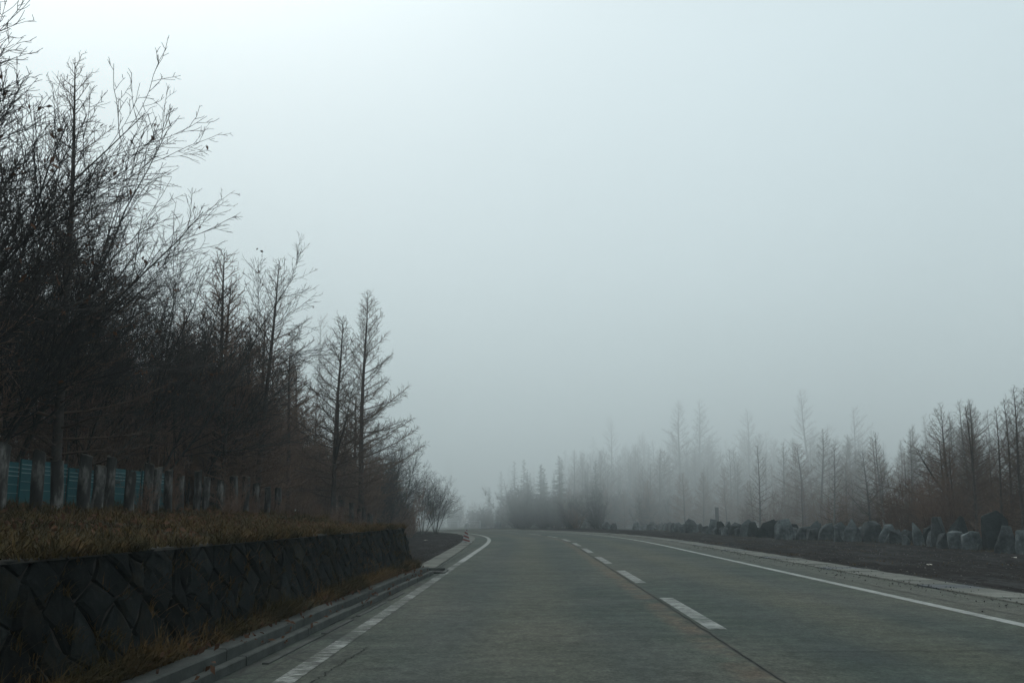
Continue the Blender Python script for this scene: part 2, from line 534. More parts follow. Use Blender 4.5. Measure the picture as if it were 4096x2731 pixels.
simple('tar_crack', [(0.3, (0.007, 0.008, 0.008)), (0.7, (0.018, 0.020, 0.019))], 7, spec=.1)
def crack(name, pts, w, seed, z=0.0045):
    r = random.Random(seed)
    V = []
    for k, (s_, o_) in enumerate(pts):
        a = road(s_, o_, z)
        b = road(*(pts[k + 1] if k + 1 < len(pts) else pts[k - 1]), z)
        d = (b - a).normalized() if k + 1 < len(pts) else (a - b).normalized()
        n = Vector((-d.y, d.x, 0)) * w * r.uniform(.25, 1.2) * (1 if 0 < k < len(pts) - 1 else .1)
        V += [a - n, a + n]
    mobj(name, mesh_py(name, V, [(2 * k, 2 * k + 1, 2 * k + 3, 2 * k + 2) for k in range(len(pts) - 1)], 'tar_crack'), road_o)
def wander(s0, o0, s1, o1, n, amp, seed):
    r = random.Random(seed)
    out = []
    ph = r.uniform(0, 50)
    for k in range(n + 1):
        u = k / n
        j = amp * (noise.noise(Vector((u * n * .23 + ph, seed, 0))) + .22 * r.uniform(-1, 1))
        if abs(s1 - s0) > abs(o1 - o0): out.append((s0 + (s1 - s0) * u, o0 + (o1 - o0) * u + j))
        else: out.append((s0 + (s1 - s0) * u + j, o0 + (o1 - o0) * u))
    return out
crack('centre_joint', wander(4, 3.66, 60, 3.68, 420, .020, 1), .008, 1)
crack('shoulder_joint', wander(6, 7.78, 60, 7.75, 200, .020, 2), .009, 2)
crack('shoulder_joint', wander(10, -.30, 46, -.33, 160, .022, 3), .012, 3)
for k, (a, b, c, d, w) in enumerate([(7.4, .20, 9.6, .30, .009), (8.2, .30, 8.3, .75, .007), (9.3, 4.0, 9.5, 6.9, .010), (12.6, 4.3, 12.9, 7.0, .009), (13.2, 1.4, 13.3, 3.4, .007), (16.4, .9, 16.6, 3.3, .009),
        (18.5, 3.9, 18.8, 5.8, .009), (21.0, .6, 21.4, 2.2, .009), (24.5, 4.0, 24.7, 6.6, .010), (10.4, 1.6, 10.5, 2.9, .007), (29.0, 1.2, 29.4, 3.5, .012), (7.8, -.95, 12.2, -.35, .014), (11.6, -.98, 15.0, -.25, .012), (14.5, -.55, 19.0, -.45, .012), (9.0, -.62, 9.25, -.1, .010), (10.5, -.75, 10.9, -.15, .010), (12.9, -.7, 13.1, -.2, .009), (16.3, -.6, 16.6, -.2, .009)]):
    crack('road_crack', wander(a, b, c, d, 60, .045, 20 + k), w * .8, 20 + k)

def build_bank():
    ts = [0, 0.12, 0.35, 0.7, 1.1, 1.6, 2.2, 3, 4, 5.2, 6.5, 8, 10, 13, 17, 23, 32, 45, 70, 120, 230]
    ys = [-40, -25, -15] + [-10 + 0.6 * k for k in range(0, 52)] + [21.2, 21.26, 21.5, 21.8, 22.2, 22.6] + [23.2 + 1.2 * k for k in range(0, 62)] + [105, 120, 140]
    ys = sorted(ys)
    V = []
    for y in ys:
        for t in ts:
            x = toe_x(y) - t
            z = bank_z(x, y) if t > 0 else ((WALL_H - 0.05) * (1 - min(1.0, max(0.0, (y - WALL_Y1) / 1.3))) - 0.06)
            V.append((x, y, z))
    m = len(ts)
    F = [(k * m + i + 1, k * m + i, (k + 1) * m + i, (k + 1) * m + i + 1) for k in range(len(ys) - 1) for i in range(m - 1)]
    o = mobj('grass_bank', mesh_py('grass_bank', V, F, 'bank_soil', True))
    tag(o, 'dry grassy bank above the stone retaining wall', None, None, 'structure')
build_bank()

# ------------------------------------------------------------------ retaining wall: every stone a part
def wall_point(a, h, out):
    """a: metres along, h: height, out: proud of the face"""
    k = h / WALL_H
    x = wall_base_x(a) * (1 - k) + wall_top_x(a) * k
    nx, nz = 0.95, 0.31
    return Vector((x + nx * out, a, h + nz * out))
def clip_poly(poly, h0, h1):
    for lim, keep in ((h0, lambda p: p[1] >= h0), (h1, lambda p: p[1] <= h1)):
        out = []
        for k in range(len(poly)):
            p, q = poly[k], poly[(k + 1) % len(poly)]
            if keep(p): out.append(p)
            if keep(p) != keep(q):
                w = (lim - p[1]) / (q[1] - p[1])
                out.append((p[0] + (q[0] - p[0]) * w, lim))
        poly = out
        if len(poly) < 3: return None
    return poly
def cinder_sheet(name, s0, s1, ds, offs, label, seed):
    V = []
    n = int((s1 - s0) / ds)
    for k in range(n + 1):
        s_ = s0 + (s1 - s0) * k / n
        for j, o_ in enumerate(offs):
            oo = o_(s_) if callable(o_) else o_
            p = road(s_, oo)
            e = min(1, j / 3) * min(1, (len(offs) - 1 - j) / 3)
            z = .012 + .040 * noise.fractal(Vector((p.x * .9, p.y * .9, seed)), .8, 2.1, 4) + .03 * math.sin(oo * 3.1 + .6 * noise.noise(Vector((p.x * .2, p.y * .2, 2)))) * (.5 + .5 * noise.noise(Vector((p.x * .15, p.y * .15, 4))))
            V.append((p.x, p.y, -.020 + (z + .02) * e))
    m = len(offs)
    F = [(k * m + i, k * m + i + 1, (k + 1) * m + i + 1, (k + 1) * m + i) for k in range(n) for i in range(m - 1)]
    tag(mobj(name, mesh_py(name, V, F, 'cinder_ground', True)), label, None, None, 'structure')
cinder_sheet('cinder_verge', 4, 72, .3, [9.37 + .3 * k for k in range(32)], 'rutted dark cinder verge between the drain slabs and the boulders', 1.0)

def build_wall():
    root = empty('retaining_wall', (wall_base_x(10), 10, 0.0))
    tag(root, 'dark dry stone retaining wall leaning back under the grassy bank', 'wall')
    off = Vector(root.location)
    # core behind the stones
    V = []
    for a in (WALL_Y0, WALL_Y1 - 0.03):
        for h, o in ((-0.05, -0.022), (WALL_H - 0.03, -0.022)):
            V.append(wall_point(a, h, o) - off)
        V.append(Vector((wall_top_x(a) - 0.5, a, WALL_H - 0.03)) - off)
        V.append(Vector((wall_top_x(a) - 0.5, a, -0.05)) - off)
    mobj('core', mesh_py('wall_core', V, [(0, 1, 5, 4), (1, 2, 6, 5), (0, 3, 2, 1), (4, 5, 6, 7)], 'wall_joint'), root)
    r = random.Random(5)
    dx, dh = 0.235, 0.205
    jit = {}
    def vert(i, j):
        if (i, j) not in jit:
            jit[(i, j)] = (WALL_Y0 + i * dx + r.uniform(-0.105, 0.105), -0.03 + j * dh + r.uniform(-0.085, 0.085))
        return jit[(i, j)]
    n = 0
    for i in range(0, int((WALL_Y1 - WALL_Y0) / dx) + 1):
        for j in range(0, 6):
            if (i + j) % 2 == 0: continue
            if WALL_Y0 + i * dx < 4.1: continue
            poly = [vert(i - 1, j), vert(i, j - 1), vert(i + 1, j), vert(i, j + 1)]
            # extra corners so a stone is not a clean diamond
            pp = []
            for k in range(4):
                a, b = poly[k], poly[(k + 1) % 4]
                pp.append(a)
                pp.append(((a[0] + b[0]) / 2 + r.uniform(-.022, .022), (a[1] + b[1]) / 2 + r.uniform(-.022, .022)))
            pp = clip_poly(pp, -0.04, WALL_H - 0.005)
            if not pp: continue
            pp = [(min(p[0], WALL_Y1), p[1]) for p in pp]
            cx = sum(p[0] for p in pp) / len(pp)
            ch = sum(p[1] for p in pp) / len(pp)
            if cx > WALL_Y1 - 0.12: continue
            size = max(abs(p[0] - cx) for p in pp)
            gap = 0.010 + r.uniform(0, 0.016)
            def ring(shr, out, jo):
                res = []
                for p in pp:
                    d = math.hypot(p[0] - cx, p[1] - ch) + 1e-6
                    k = max(0.05, (d - shr) / d)
                    res.append(wall_point(cx + (p[0] - cx) * k, ch + (p[1] - ch) * k, out + r.uniform(-jo, jo)) - off)
                return res
            prd = r.uniform(0.002, 0.034)
            V = ring(gap, -0.06, 0) + ring(gap + .004, prd * 0.30, 0.010) + ring(gap + size * 0.16, prd, 0.009)
            V.append(wall_point(cx + r.uniform(-.05, .05), ch + r.uniform(-.04, .04), prd + r.uniform(-.012, 0.012)) - off)
            m = len(pp)
            F = []
            for k in range(m):
                q = (k + 1) % m
                F += [(k, q, m + q, m + k), (m + k, m + q, 2 * m + q, 2 * m + k), (2 * m + k, 2 * m + q, 3 * m)]
            mobj('stone', mesh_py('wall_stone', V, F, 'wall_stone'), root)
            n += 1
    # coping: thin cement edge under the grass, in lengths
    a = 3.6
    while a < WALL_Y1 - 0.3:
        L = min(r.uniform(0.7, 2.2), WALL_Y1 - a)
        p0, p1 = wall_point(a + 0.01, WALL_H, 0) - off, wall_point(a + L - 0.01, WALL_H, 0) - off
        V = []
        for p in (p0, p1):
            dz = r.uniform(-0.012, 0.01)
            V += [p + Vector((0.03 + dz, 0, -0.012 + dz)), p + Vector((0.02 + dz, 0, 0.008 + dz)), p + Vector((-0.12, 0, 0.012 + dz)), p + Vector((-0.12, 0, -0.012 + dz))]
        mobj('coping', mesh_py('coping', V, [(0, 4, 5, 1), (1, 5, 6, 2), (0, 1, 2, 3), (7, 6, 5, 4)], 'wall_coping'), root)
        a += L
    return n
N_STONES = build_wall()

# ------------------------------------------------------------------ kerb, foot strip, drain covers
def skew_box(fx, x0, x1, y0, y1, z0, z1, bev):
    v, f = box_geo(x0, x1, y0, y1, z0, z1, bev)
    return [(fx(p[1]) + p[0], p[1], p[2]) for p in v], f
def build_kerb():
    root = empty('stepped_kerb', (kerb_x(10), 10, 0))
    tag(root, 'stepped grey concrete kerb running along the foot of the stone wall', 'kerb')
    r = random.Random(3)
    off = Vector(root.location)
    y = 2.0
    k = 0
    while y < 20.8:
        y1 = min(y + 2.06, 21.1)
        dz = r.uniform(-0.006, 0.006)
        v, f = skew_box(kerb_x, -0.17 , 0.0, y + 0.008, y1 - 0.008, -0.05, 0.165 + dz, 0.012)
        mobj('kerb_block', mesh_py('kerb_block', [Vector(p) - off for p in v], f, 'kerb_concrete'), root)
        v, f = skew_box(kerb_x, 0.003, 0.085 + r.uniform(-.006, .006), y + 0.25, min(y1 + 0.25, 21.3) - 0.012, -0.04, 0.078 + dz, 0.010)
        mobj('step_block', mesh_py('step_block', [Vector(p) - off for p in v], f, 'kerb_concrete'), root)
        if r.random() < 0.8:
            a, b = y + r.uniform(0, .5), y1 - r.uniform(0, .4)
            v, f = skew_box(kerb_x, 0.19, 0.245, a, b, -0.03, 0.012, 0.004)
            mobj('gutter_lip', mesh_py('gutter_lip', [Vector(p) - off for p in v], f, 'kerb_concrete'), root)
        y = y1
        k += 1
build_kerb()
# soil between kerb and wall
V = []
for k in range(60):
    y = -4 + 25.1 * k / 59
    V += [(wall_base_x(y) - 0.06, y, 0.20 + 0.03 * math.sin(y * 2.1)), (wall_base_x(y) + 0.06, y, 0.165), (kerb_x(y) - 0.165, y, 0.145)]
fs = mobj('verge_soil', mesh_py('verge_soil', V, [(3 * k + i, 3 * k + i + 1, 3 * k + i + 4, 3 * k + i + 3) for k in range(59) for i in range(2)], 'bank_soil', True))
tag(fs, 'strip of earth between stone wall and kerb', None, None, 'structure')

def slab_run(name, label, s0, s1, o0, o1, length, grates, cat):
    root = empty(name, road((s0 + s1) / 2, (o0(s0) + o1(s0)) / 2 if callable(o0) else (o0 + o1) / 2))
    tag(root, label, cat)
    off = Vector(root.location)
    r = random.Random(int(s1))
    s, k = s0, 0
    while s < s1:
        e = s + length
        a0, a1 = (o0(s) if callable(o0) else o0), (o1(s) if callable(o1) else o1)
        b0, b1 = (o0(e) if callable(o0) else o0), (o1(e) if callable(o1) else o1)
        zt = 0.028 + r.uniform(-0.007, 0.008)
        g, bv = 0.007, 0.008
        tilt = r.uniform(-0.004, 0.004)
        c = [road(s + g, a0), road(s + g, a1), road(e - g, b1), road(e - g, b0)]
        ct = sum(c, Vector()) / 4
        V = [p - off + Vector((0, 0, -0.05)) for p in c] + [p - off + Vector((0, 0, zt - bv)) for p in c]
        V += [p + (ct - p).normalized() * bv * 1.4 - off + Vector((0, 0, zt + (tilt if q in (0, 3) else -tilt))) for q, p in enumerate(c)]
        F = [(8, 9, 10, 11)]
        for q in range(4):
            n = (q + 1) % 4
            F += [(q, n, 4 + n, 4 + q), (4 + q, 4 + n, 8 + n, 8 + q)]
        is_grate = grates and k % grates == grates - 1
        if is_grate:
            # steel grate: frame with bars across the drain
            V = []
            F = []
            for bi in range(9):
                w0, w1 = (bi + 0.12) / 9, (bi + 0.62) / 9
                sa, sb = s + g + (e - s - 2 * g) * w0, s + g + (e - s - 2 * g) * w1
                q0 = [road(sa, a0), road(sa, a1), road(sb, b1), road(sb, b0)]
                n0 = len(V)
                V += [p - off + Vector((0, 0, -0.03)) for p in q0] + [p - off + Vector((0, 0, 0.02)) for p in q0]
                F += [(n0 + 4, n0 + 5, n0 + 6, n0 + 7), (n0, n0 + 1, n0 + 5, n0 + 4), (n0 + 2, n0 + 3, n0 + 7, n0 + 6)]
            gp = mobj('grate', mesh_py('grate', V, F, 'drain_grate'), root)
            gp['label'] = 'dark steel bar grate'
        else:
            mobj('slab', mesh_py('slab', V, F, 'slab_concrete'), root)
        s = e
        k += 1
    # drain bed under the slabs
    me = strip_mesh('drain_bed', s0, s1, [o0, o1], -0.012, 'drain_dark')
    for v in me.vertices: v.co -= off
    mobj('drain_bed', me, root)
slab_run('drain_cover_run', 'row of pale concrete drain slabs with grates along the right road edge', 6.0, 118.0, 8.56, 9.36, 1.0, 6, 'drain cover')
slab_run('drain_cover_run', 'row of pale concrete drain slabs beyond the wall end on the left', 22.8, 100.0, lambda s: left_edge(s) - 0.48, lambda s: left_edge(s) - 0.01, 1.0, 0, 'drain cover')

def build_pit():
    x0, y0 = -2.10, 21.45
    root = empty('drain_pit', (x0 + 0.3, y0 + 0.6, 0))
    tag(root, 'open concrete drain pit at the end of the kerb', 'drain')
    for (a, b, c, d, z) in ((0, 0.07, 0, 1.2, .06), (0.62, 0.69, 0, 1.2, .03), (0.07, 0.62, 0, 0.07, .04), (0.07, 0.62, 1.13, 1.2, .06)):
        v, f = box_geo(a - 0.3, b - 0.3, c - 0.6, d - 0.6, -0.03, z, 0.008)
        mobj('rim', mesh_py('pit_rim', v, f, 'kerb_concrete'), root)
    mobj('pit_shade_sheet', mesh_py('pit_shade_sheet', [(-.23, -.53, .006), (.32, -.53, .006), (.32, .53, .006), (-.23, .53, .006)], [(0, 1, 2, 3)], 'drain_dark'), root)  # near-black sheet at road level, painted as the shade inside the open pit
build_pit()

# ------------------------------------------------------------------ boulders
def rock_mesh(seed, w, h, style):
    """an angular upright stone: hull of a few random corners, edges worn, face roughened"""
    import bmesh
    r = random.Random(seed)
    bm = bmesh.new()
    lean = r.uniform(-.18, .18)
    dp = max(.40, min(w, .8)) * r.uniform(.7, 1.0)
    lv = [(-.28, 1.0), (r.uniform(.10, .40), r.uniform(.9, 1.1)), (r.uniform(.5, .8), r.uniform(.7, 1.05))]
    top = {'point': .18, 'flat': .85, 'tall': .62}.get(style, .55)
    lv.append((1.0 if style != 'flat' else .96, top))
    if style == 'point': lean = r.choice((-1, 1)) * r.uniform(.28, .42)
    for q, (z, k) in enumerate(lv):
        n = (5, 4, 4)[q] if q < 3 else (2 if style == 'point' else r.choice((3, 4)))
        a0 = r.uniform(0, 6)
        for i in range(n):
            a = a0 + 6.283 * (i + r.uniform(-.3, .3)) / n
            kk = k * r.uniform(.66, 1.12)
            bm.verts.new((math.cos(a) * w * .5 * kk + lean * w * max(0, z), math.sin(a) * dp * .5 * kk, h * (z - (r.uniform(0, .26) if q == 3 and i else 0))))
    bmesh.ops.convex_hull(bm, input=bm.verts)
    bmesh.ops.delete(bm, geom=[v for v in bm.verts if not v.link_faces], context='VERTS')
    bmesh.ops.triangulate(bm, faces=bm.faces)
    bmesh.ops.bevel(bm, geom=list(bm.edges), offset=.014, segments=1, affect='EDGES', clamp_overlap=True)
    bmesh.ops.triangulate(bm, faces=bm.faces)
    for it in range(2):
        bmesh.ops.subdivide_edges(bm, edges=[e for e in bm.edges if e.calc_length() > .16], cuts=1, use_grid_fill=False)
        bmesh.ops.triangulate(bm, faces=bm.faces)
    off = Vector((r.uniform(0, 90), r.uniform(0, 90), r.uniform(0, 90)))
    bm.normal_update()
    for v in bm.verts:
        q = Vector((v.co.x * 3, v.co.y * 3, v.co.z * 1.4)) + off
        v.co += v.normal * (.026 * noise.noise(q) + .022 * noise.noise(q * 2.7))
    me = bpy.data.meshes.new('boulder')
    bm.to_mesh(me)
    bm.free()
    return me

ROCKS = [  # plan position, width, height, shape, tone, description  (far end to near end)
 (8.7, 92.1, .72, .65, 'r', 'g', 'hazy rounded'), (9.1, 90.6, .6, .52, 'r', 'g', 'hazy low'), (10.7, 86.5, .75, .64, 'r', 'g', 'hazy wide'),
 (11.3, 86.5, .6, .5, 'flat', 'g', 'hazy flat topped'), (11.6, 84, .7, .34, 'flat', 'g', 'very low flat'), (12.1, 84, .72, .61, 'point', 'g', 'slanting wedge shaped'),
 (12.1, 80.4, .36, .53, 'point', 'p', 'small pale pointed'), (12.6, 80.4, .68, .64, 'r', 'd', 'dark squarish'), (12.5, 75.1, .84, .64, 'r', 'g', 'broad low'),
 (12.8, 71.8, .88, .92, 'tall', 'g', 'tall shouldered'), (13.3, 71.8, .44, .59, 'r', 'd', 'narrow dark'), (13.1, 68.7, .56, .47, 'r', 'g', 'low hunched'),
 (13.1, 65.6, .76, .9, 'r', 'g', 'large domed'), (13.2, 63.7, .52, .8, 'flat', 'd', 'dark flat topped'), (13.4, 62.7, .52, .82, 'tall', 'g', 'slim rounded'),
 (13.5, 61.3, .66, .75, 'r', 'g', 'stubby'), (13.5, 58.8, .68, .91, 'point', 'p', 'pale tipped leaning'), (13.7, 57.3, .62, .78, 'r', 'd', 'dark lumpy'),
 (13.9, 55.4, .98, .92, 'r', 'd', 'wide dark humped'), (14.4, 55.9, .66, .89, 'r', 'd', 'deep grey rough'), (13.7, 50.9, .8, .95, 'r', 'g', 'broad furrowed'),
 (14.6, 52.1, .5, .71, 'r', 'd', 'small dark knobbly'), (14.6, 50.9, .52, .7, 'flat', 'g', 'squat grey'), (15.5, 52.1, .72, .85, 'point', 'p', 'pale triangular topped'),
 (15.3, 49.8, .64, .84, 'tall', 'g', 'steep ribbed'), (15.8, 49.8, .92, .82, 'point', 'g', 'wide slanting'), (15.8, 48.7, .5, .45, 'flat', 'g', 'knee high flat'),
 (15.6, 46.7, .62, .97, 'point', 'g', 'sharp fin shaped'), (16.4, 47.7, .7, .65, 'r', 'g', 'blunt grey'), (16.6, 46.7, .9, .89, 'r', 'g', 'broad stepped'),
 (16.6, 44.9, .66, .79, 'r', 'g', 'round shouldered'), (16.7, 44, .56, .58, 'flat', 'g', 'short blocky'), (17.3, 44, .8, .53, 'r', 'd', 'low dark lying'),
 (16.5, 40.9, .42, .92, 'point', 'g', 'slender upright'), (16.9, 40.9, .5, .83, 'flat', 'd', 'upright dark topped'), (16.7, 39.5, .56, 1.06, 'tall', 'g', 'tall grey slab like'),
 (16.95, 38.8, .76, 1.1, 'point', 'd', 'tall two toned'), (16.0, 36.3, .6, .62, 'flat', 'g', 'square cut'), (16.3, 35.8, .74, .66, 'flat', 'g', 'square dark sided'),
 (16.75, 35.2, .86, 1.27, 'tall', 'd', 'tallest, nearly black'), (15.65, 32.2, .56, .82, 'r', 'g', 'grooved rounded'), (16.05, 31.6, .66, .72, 'r', 'g', 'dark capped grey'),
]
ORD = ['', 'first', 'second', 'third', 'fourth', 'fifth', 'sixth', 'seventh', 'eighth', 'ninth', 'tenth', 'eleventh', 'twelfth', 'thirteenth', 'fourteenth', 'fifteenth', 'sixteenth', 'seventeenth', 'eighteenth', 'nineteenth', 'twentieth']
def ordinal(n):
    if n <= 20: return ORD[n]
    tens = {2: 'twenty', 3: 'thirty', 4: 'forty', 5: 'fifty'}[n // 10]
    if n % 10 == 0: return {'twenty': 'twentieth', 'thirty': 'thirtieth', 'forty': 'fortieth', 'fifty': 'fiftieth'}[tens]
    return tens + '-' + ORD[n % 10]
rock_spots = []
for i, (x, y, w, h, st, tone, desc) in enumerate(ROCKS):
    near = len(ROCKS) - i
    style = {'r': 'round'}.get(st, st)
    me = rock_mesh(100 + i, w * 1.25, h * 1.14, style)
    me.materials.append(M[{'g': 'boulder_rock', 'd': 'boulder_dark', 'p': 'boulder_pale'}[tone]])
    z = ground_z(x, y)
    o = mobj('boulder', me, None, (x, y, z))
    o.rotation_euler = (random.uniform(-.1, .1), random.uniform(-.16, .16), math.atan2(-x, y) + random.uniform(-.25, .25))
    tag(o, f'{desc} boulder, {ordinal(near)} from the right end of the roadside row', 'boulder', 'boulders lining the right roadside')
    rock_spots.append((x, y, w))
r = random.Random(45)
for k in range(32):     # smaller stones wedged between the listed ones
    a = ROCKS[4 + int(k * 1.15)]
    x, y = a[0] + r.uniform(-.45, .45), a[1] + r.uniform(.3, .8)
    w, h = r.uniform(.5, .85), r.uniform(.45, .78)
    me = rock_mesh(700 + k, w, h, r.choice(('flat', 'round', 'tall')))
    me.materials.append(M['boulder_rock'])
    o = mobj('wedge_stone', me, None, (x, y, ground_z(x, y)))
    o.rotation_euler = (0, 0, r.uniform(0, 6))
    tag(o, 'smaller grey stone wedged behind the boulders of the roadside row', 'stone', 'small stones behind the boulder row')
r = random.Random(44)
for k in range(16):
    s_ = 93.5 + k * 1.9
    p = road(s_, 13.0 + r.uniform(-.6, .6))
    if p.y < 92.5: p.y = 93 + .45 * k + r.random()
    w, h = r.uniform(.6, 1.0), r.uniform(.5, .85)
    me = rock_mesh(400 + k, w, h, 'round')
    me.materials.append(M['boulder_rock'])
    o = mobj('boulder', me, None, (p.x, p.y, ground_z(p.x, p.y)))
    tag(o, 'small foggy boulder at the far bend of the road', 'boulder', 'boulders at the far bend')
    rock_spots.append((p.x, p.y, w))

# ------------------------------------------------------------------ trees
def unit(v):
    n = math.sqrt(v[0] * v[0] + v[1] * v[1] + v[2] * v[2]) + 1e-9
    return (v[0] / n, v[1] / n, v[2] / n)
def side_dir(d, az, ang):
    """a direction at angle ang from d, turned az around it"""
    dx, dy, dz = d
    if abs(dz) < 0.9: ax = unit((dy, -dx, 0.0))
    else: ax = unit((0.0, dz, -dy))
    bx = (dy * ax[2] - dz * ax[1], dz * ax[0] - dx * ax[2], dx * ax[1] - dy * ax[0])
    c, s_ = math.cos(az), math.sin(az)
    q = (ax[0] * c + bx[0] * s_, ax[1] * c + bx[1] * s_, ax[2] * c + bx[2] * s_)
    ca, sa = math.cos(ang), math.sin(ang)
    return unit((dx * ca + q[0] * sa, dy * ca + q[1] * sa, dz * ca + q[2] * sa))
def curve(r, p, d, L, n, wob, up, bias=(0, 0, 0)):
    pts = [p]
    dirs = [d]
    st = L / (n - 1)
    for k in range(n - 1):
        d = unit((d[0] + r.gauss(0, wob) + bias[0], d[1] + r.gauss(0, wob) + bias[1], d[2] + r.gauss(0, wob) + up + bias[2]))
        p = (p[0] + d[0] * st, p[1] + d[1] * st, p[2] + d[2] * st)
        pts.append(p)
        dirs.append(d)
    return pts, dirs
def taper(r0, r1, n): return [r0 + (r1 - r0) * k / (n - 1) for k in range(n)]

def make_larch(seed, H, width=0.25, wind=0.0, clear=0.06, dense=1.0, twig=1.0, forked=False):
    """a leafless larch: straight tapered trunk, ragged cone of upswept branches with fine side twigs"""
    r = random.Random(seed)
    tr, cr = Tubes(), Tubes()
    n = 16
    pts, dirs = [], []
    lean = (r.gauss(0, .012) + wind * .03, r.gauss(0, .012))
    ph = r.uniform(0, 6)
    for k in range(n):
        t = k / (n - 1)
        pts.append((lean[0] * H * t + .012 * H * t * math.sin(ph + t * 5), lean[1] * H * t + .010 * H * t * math.cos(ph + t * 4), H * t - 0.05 * (k == 0) * 4))
    r0 = H * 0.0105 + 0.018
    rad = [r0 * (1 - k / (n - 1)) ** 0.85 + 0.006 for k in range(n)]
    rad[0] *= 1.35
    tr.add(pts, rad, 8)
    def on_trunk(t):
        f = t * (n - 1)
        i = min(n - 2, int(f))
        w = f - i
        return tuple(pts[i][c] * (1 - w) + pts[i + 1][c] * w for c in range(3))
    t = clear
    az = r.uniform(0, 6)
    while t < 0.985:
        az += 2.4 + r.uniform(-.5, .5)
        prof = (1 - t) ** 0.75 * (0.55 + 0.45 * min(1, t / 0.2))
        L = width * H * prof * r.uniform(0.55, 1.15) + 0.12
        if r.random() < 0.06: L *= 1.35
        dx, dy = math.cos(az), math.sin(az)
        if wind:
            L *= 1 + wind * 0.55 * dx
        el = math.radians(4 + 44 * t ** 1.4 + r.uniform(-10, 10))
        d = (dx * math.cos(el), dy * math.cos(el), math.sin(el))
        m = 6
        bp, bd = curve(r, on_trunk(t), d, L, m, 0.06, 0.055 + 0.05 * t, (wind * .05, 0, 0))
        br = 0.0075 + 0.0085 * L
        cr.add(bp, taper(br, 0.004, m), 4 if L > 1.2 else 3)
        # side twigs
        k2 = max(2, int(L * 12 * dense))
        for q in range(k2):
            u = 0.15 + 0.82 * (q + r.random()) / k2
            f = u * (m - 1)
            i = min(m - 2, int(f))
            w = f - i
            p = tuple(bp[i][c] * (1 - w) + bp[i + 1][c] * w for c in range(3))
            L2 = (0.14 + 0.32 * L * (1 - u) * 0.9) * r.uniform(0.6, 1.25)
            d2 = side_dir(bd[i], r.choice((0, math.pi)) + r.gauss(0, .7), r.uniform(.55, 1.0))
            tp, td = curve(r, p, d2, L2, 4, 0.12, 0.07)
            cr.add(tp, taper(0.0068, 0.0036, 4), 3)
            k3 = int(L2 * 10 * twig)
            for z in range(k3):
                i3 = r.randint(0, 2)
                d3 = side_dir(td[i3], r.uniform(0, 6.28), r.uniform(.6, 1.1))
                L3 = r.uniform(.06, .2)
                a = tp[i3]
                b = tp[i3 + 1]
                w3 = r.random()
                a = tuple(a[c] * (1 - w3) + b[c] * w3 for c in range(3))
                cr.add([a, (a[0] + d3[0] * L3, a[1] + d3[1] * L3, a[2] + d3[2] * L3 + .02)], (0.0046, 0.0032), 3)
        t += (0.0105 + 0.004 * r.random()) * (8.0 / max(4.5, H)) ** 0.5 / dense ** 0.5
    if forked:
        for q in range(2):
            i = r.randint(3, 6)
            a = r.uniform(0, 6.28)
            d = unit((math.cos(a) * .75, math.sin(a) * .75, .8))
            fp, fd = curve(r, pts[i], d, H * .42, 9, .04, .10)
            tr.add(fp, taper(r0 * .5, .008, 9), 6)
            for b in range(22):
                j = r.randint(2, 7)
                bp, bd = curve(r, fp[j], side_dir(fd[j], r.uniform(0, 6.28), r.uniform(.8, 1.3)), r.uniform(.4, 1.0), 5, .07, .06)
                cr.add(bp, taper(.009, .003, 5), 3)
                for z in range(6):
                    jj = r.randint(1, 3)
                    tp, _ = curve(r, bp[jj], side_dir(bd[jj], r.uniform(0, 6.28), r.uniform(.5, 1.0)), r.uniform(.1, .35), 3, .1, .05)
                    cr.add(tp, taper(.004, .0025, 3), 3)
    return tr, cr

def make_alder(seed, H, stems=5, spread=0.5, bias=(0, 0), levels=3, thin=1.0):
    """a bare, many-stemmed broadleaf: stems fan out of one foot, branches sweep upward"""
    r = random.Random(seed)
    tr, cr = Tubes(), Tubes()
    leaf_at = []
    def grow(p, d, L, rad, lev):
        m = (10, 7, 5, 4)[lev]
        pts, dirs = curve(r, p, d, L, m, (.055, .085, .12, .15)[lev], (.035, .045, .035, .02)[lev], (bias[0] * .02, bias[1] * .02, 0))
        (tr if lev == 0 else cr).add(pts, taper(rad, max(.0032, rad * .16), m), (6, 4, 3, 3)[lev])
        if lev >= levels:
            if r.random() < .02: leaf_at.append(pts[-1])
            return
        k = max(2, int(L * (3.0, 4.6, 7.5)[lev] * thin))
        for q in range(k):
            u = (0.18, 0.15, 0.2)[lev] + (0.8) * (q + r.random()) / k
            if u > 0.99: u = .99
            f = u * (m - 1)
            i = min(m - 2, int(f))
            w = f - i
            pp = tuple(pts[i][c] * (1 - w) + pts[i + 1][c] * w for c in range(3))
            LL = L * (0.50, 0.50, 0.55)[lev] * (1.05 - u * .75) * r.uniform(.6, 1.25)
            if LL < .10: LL = .10
            dd = side_dir(dirs[i], r.uniform(0, 6.28), r.uniform(.35, .85))
            if dd[2] < -.15: dd = unit((dd[0], dd[1], dd[2] * .2))
            grow(pp, dd, LL, max(.0042, rad * (1 - .75 * u) * .46), lev + 1)
    for s_ in range(stems):
        a = 6.283 * s_ / stems + r.uniform(-.5, .5)
        tilt = r.uniform(.25, 1.0) * spread
        d = unit((math.cos(a) * tilt + bias[0] * .30, math.sin(a) * tilt + bias[1] * .30, 1.0))
        L = H * r.uniform(.8, 1.05)
        grow((math.cos(a) * .1, math.sin(a) * .1, -.15), d, L, H * .0048 + r.uniform(0, .010), 0)
    return tr, cr, leaf_at

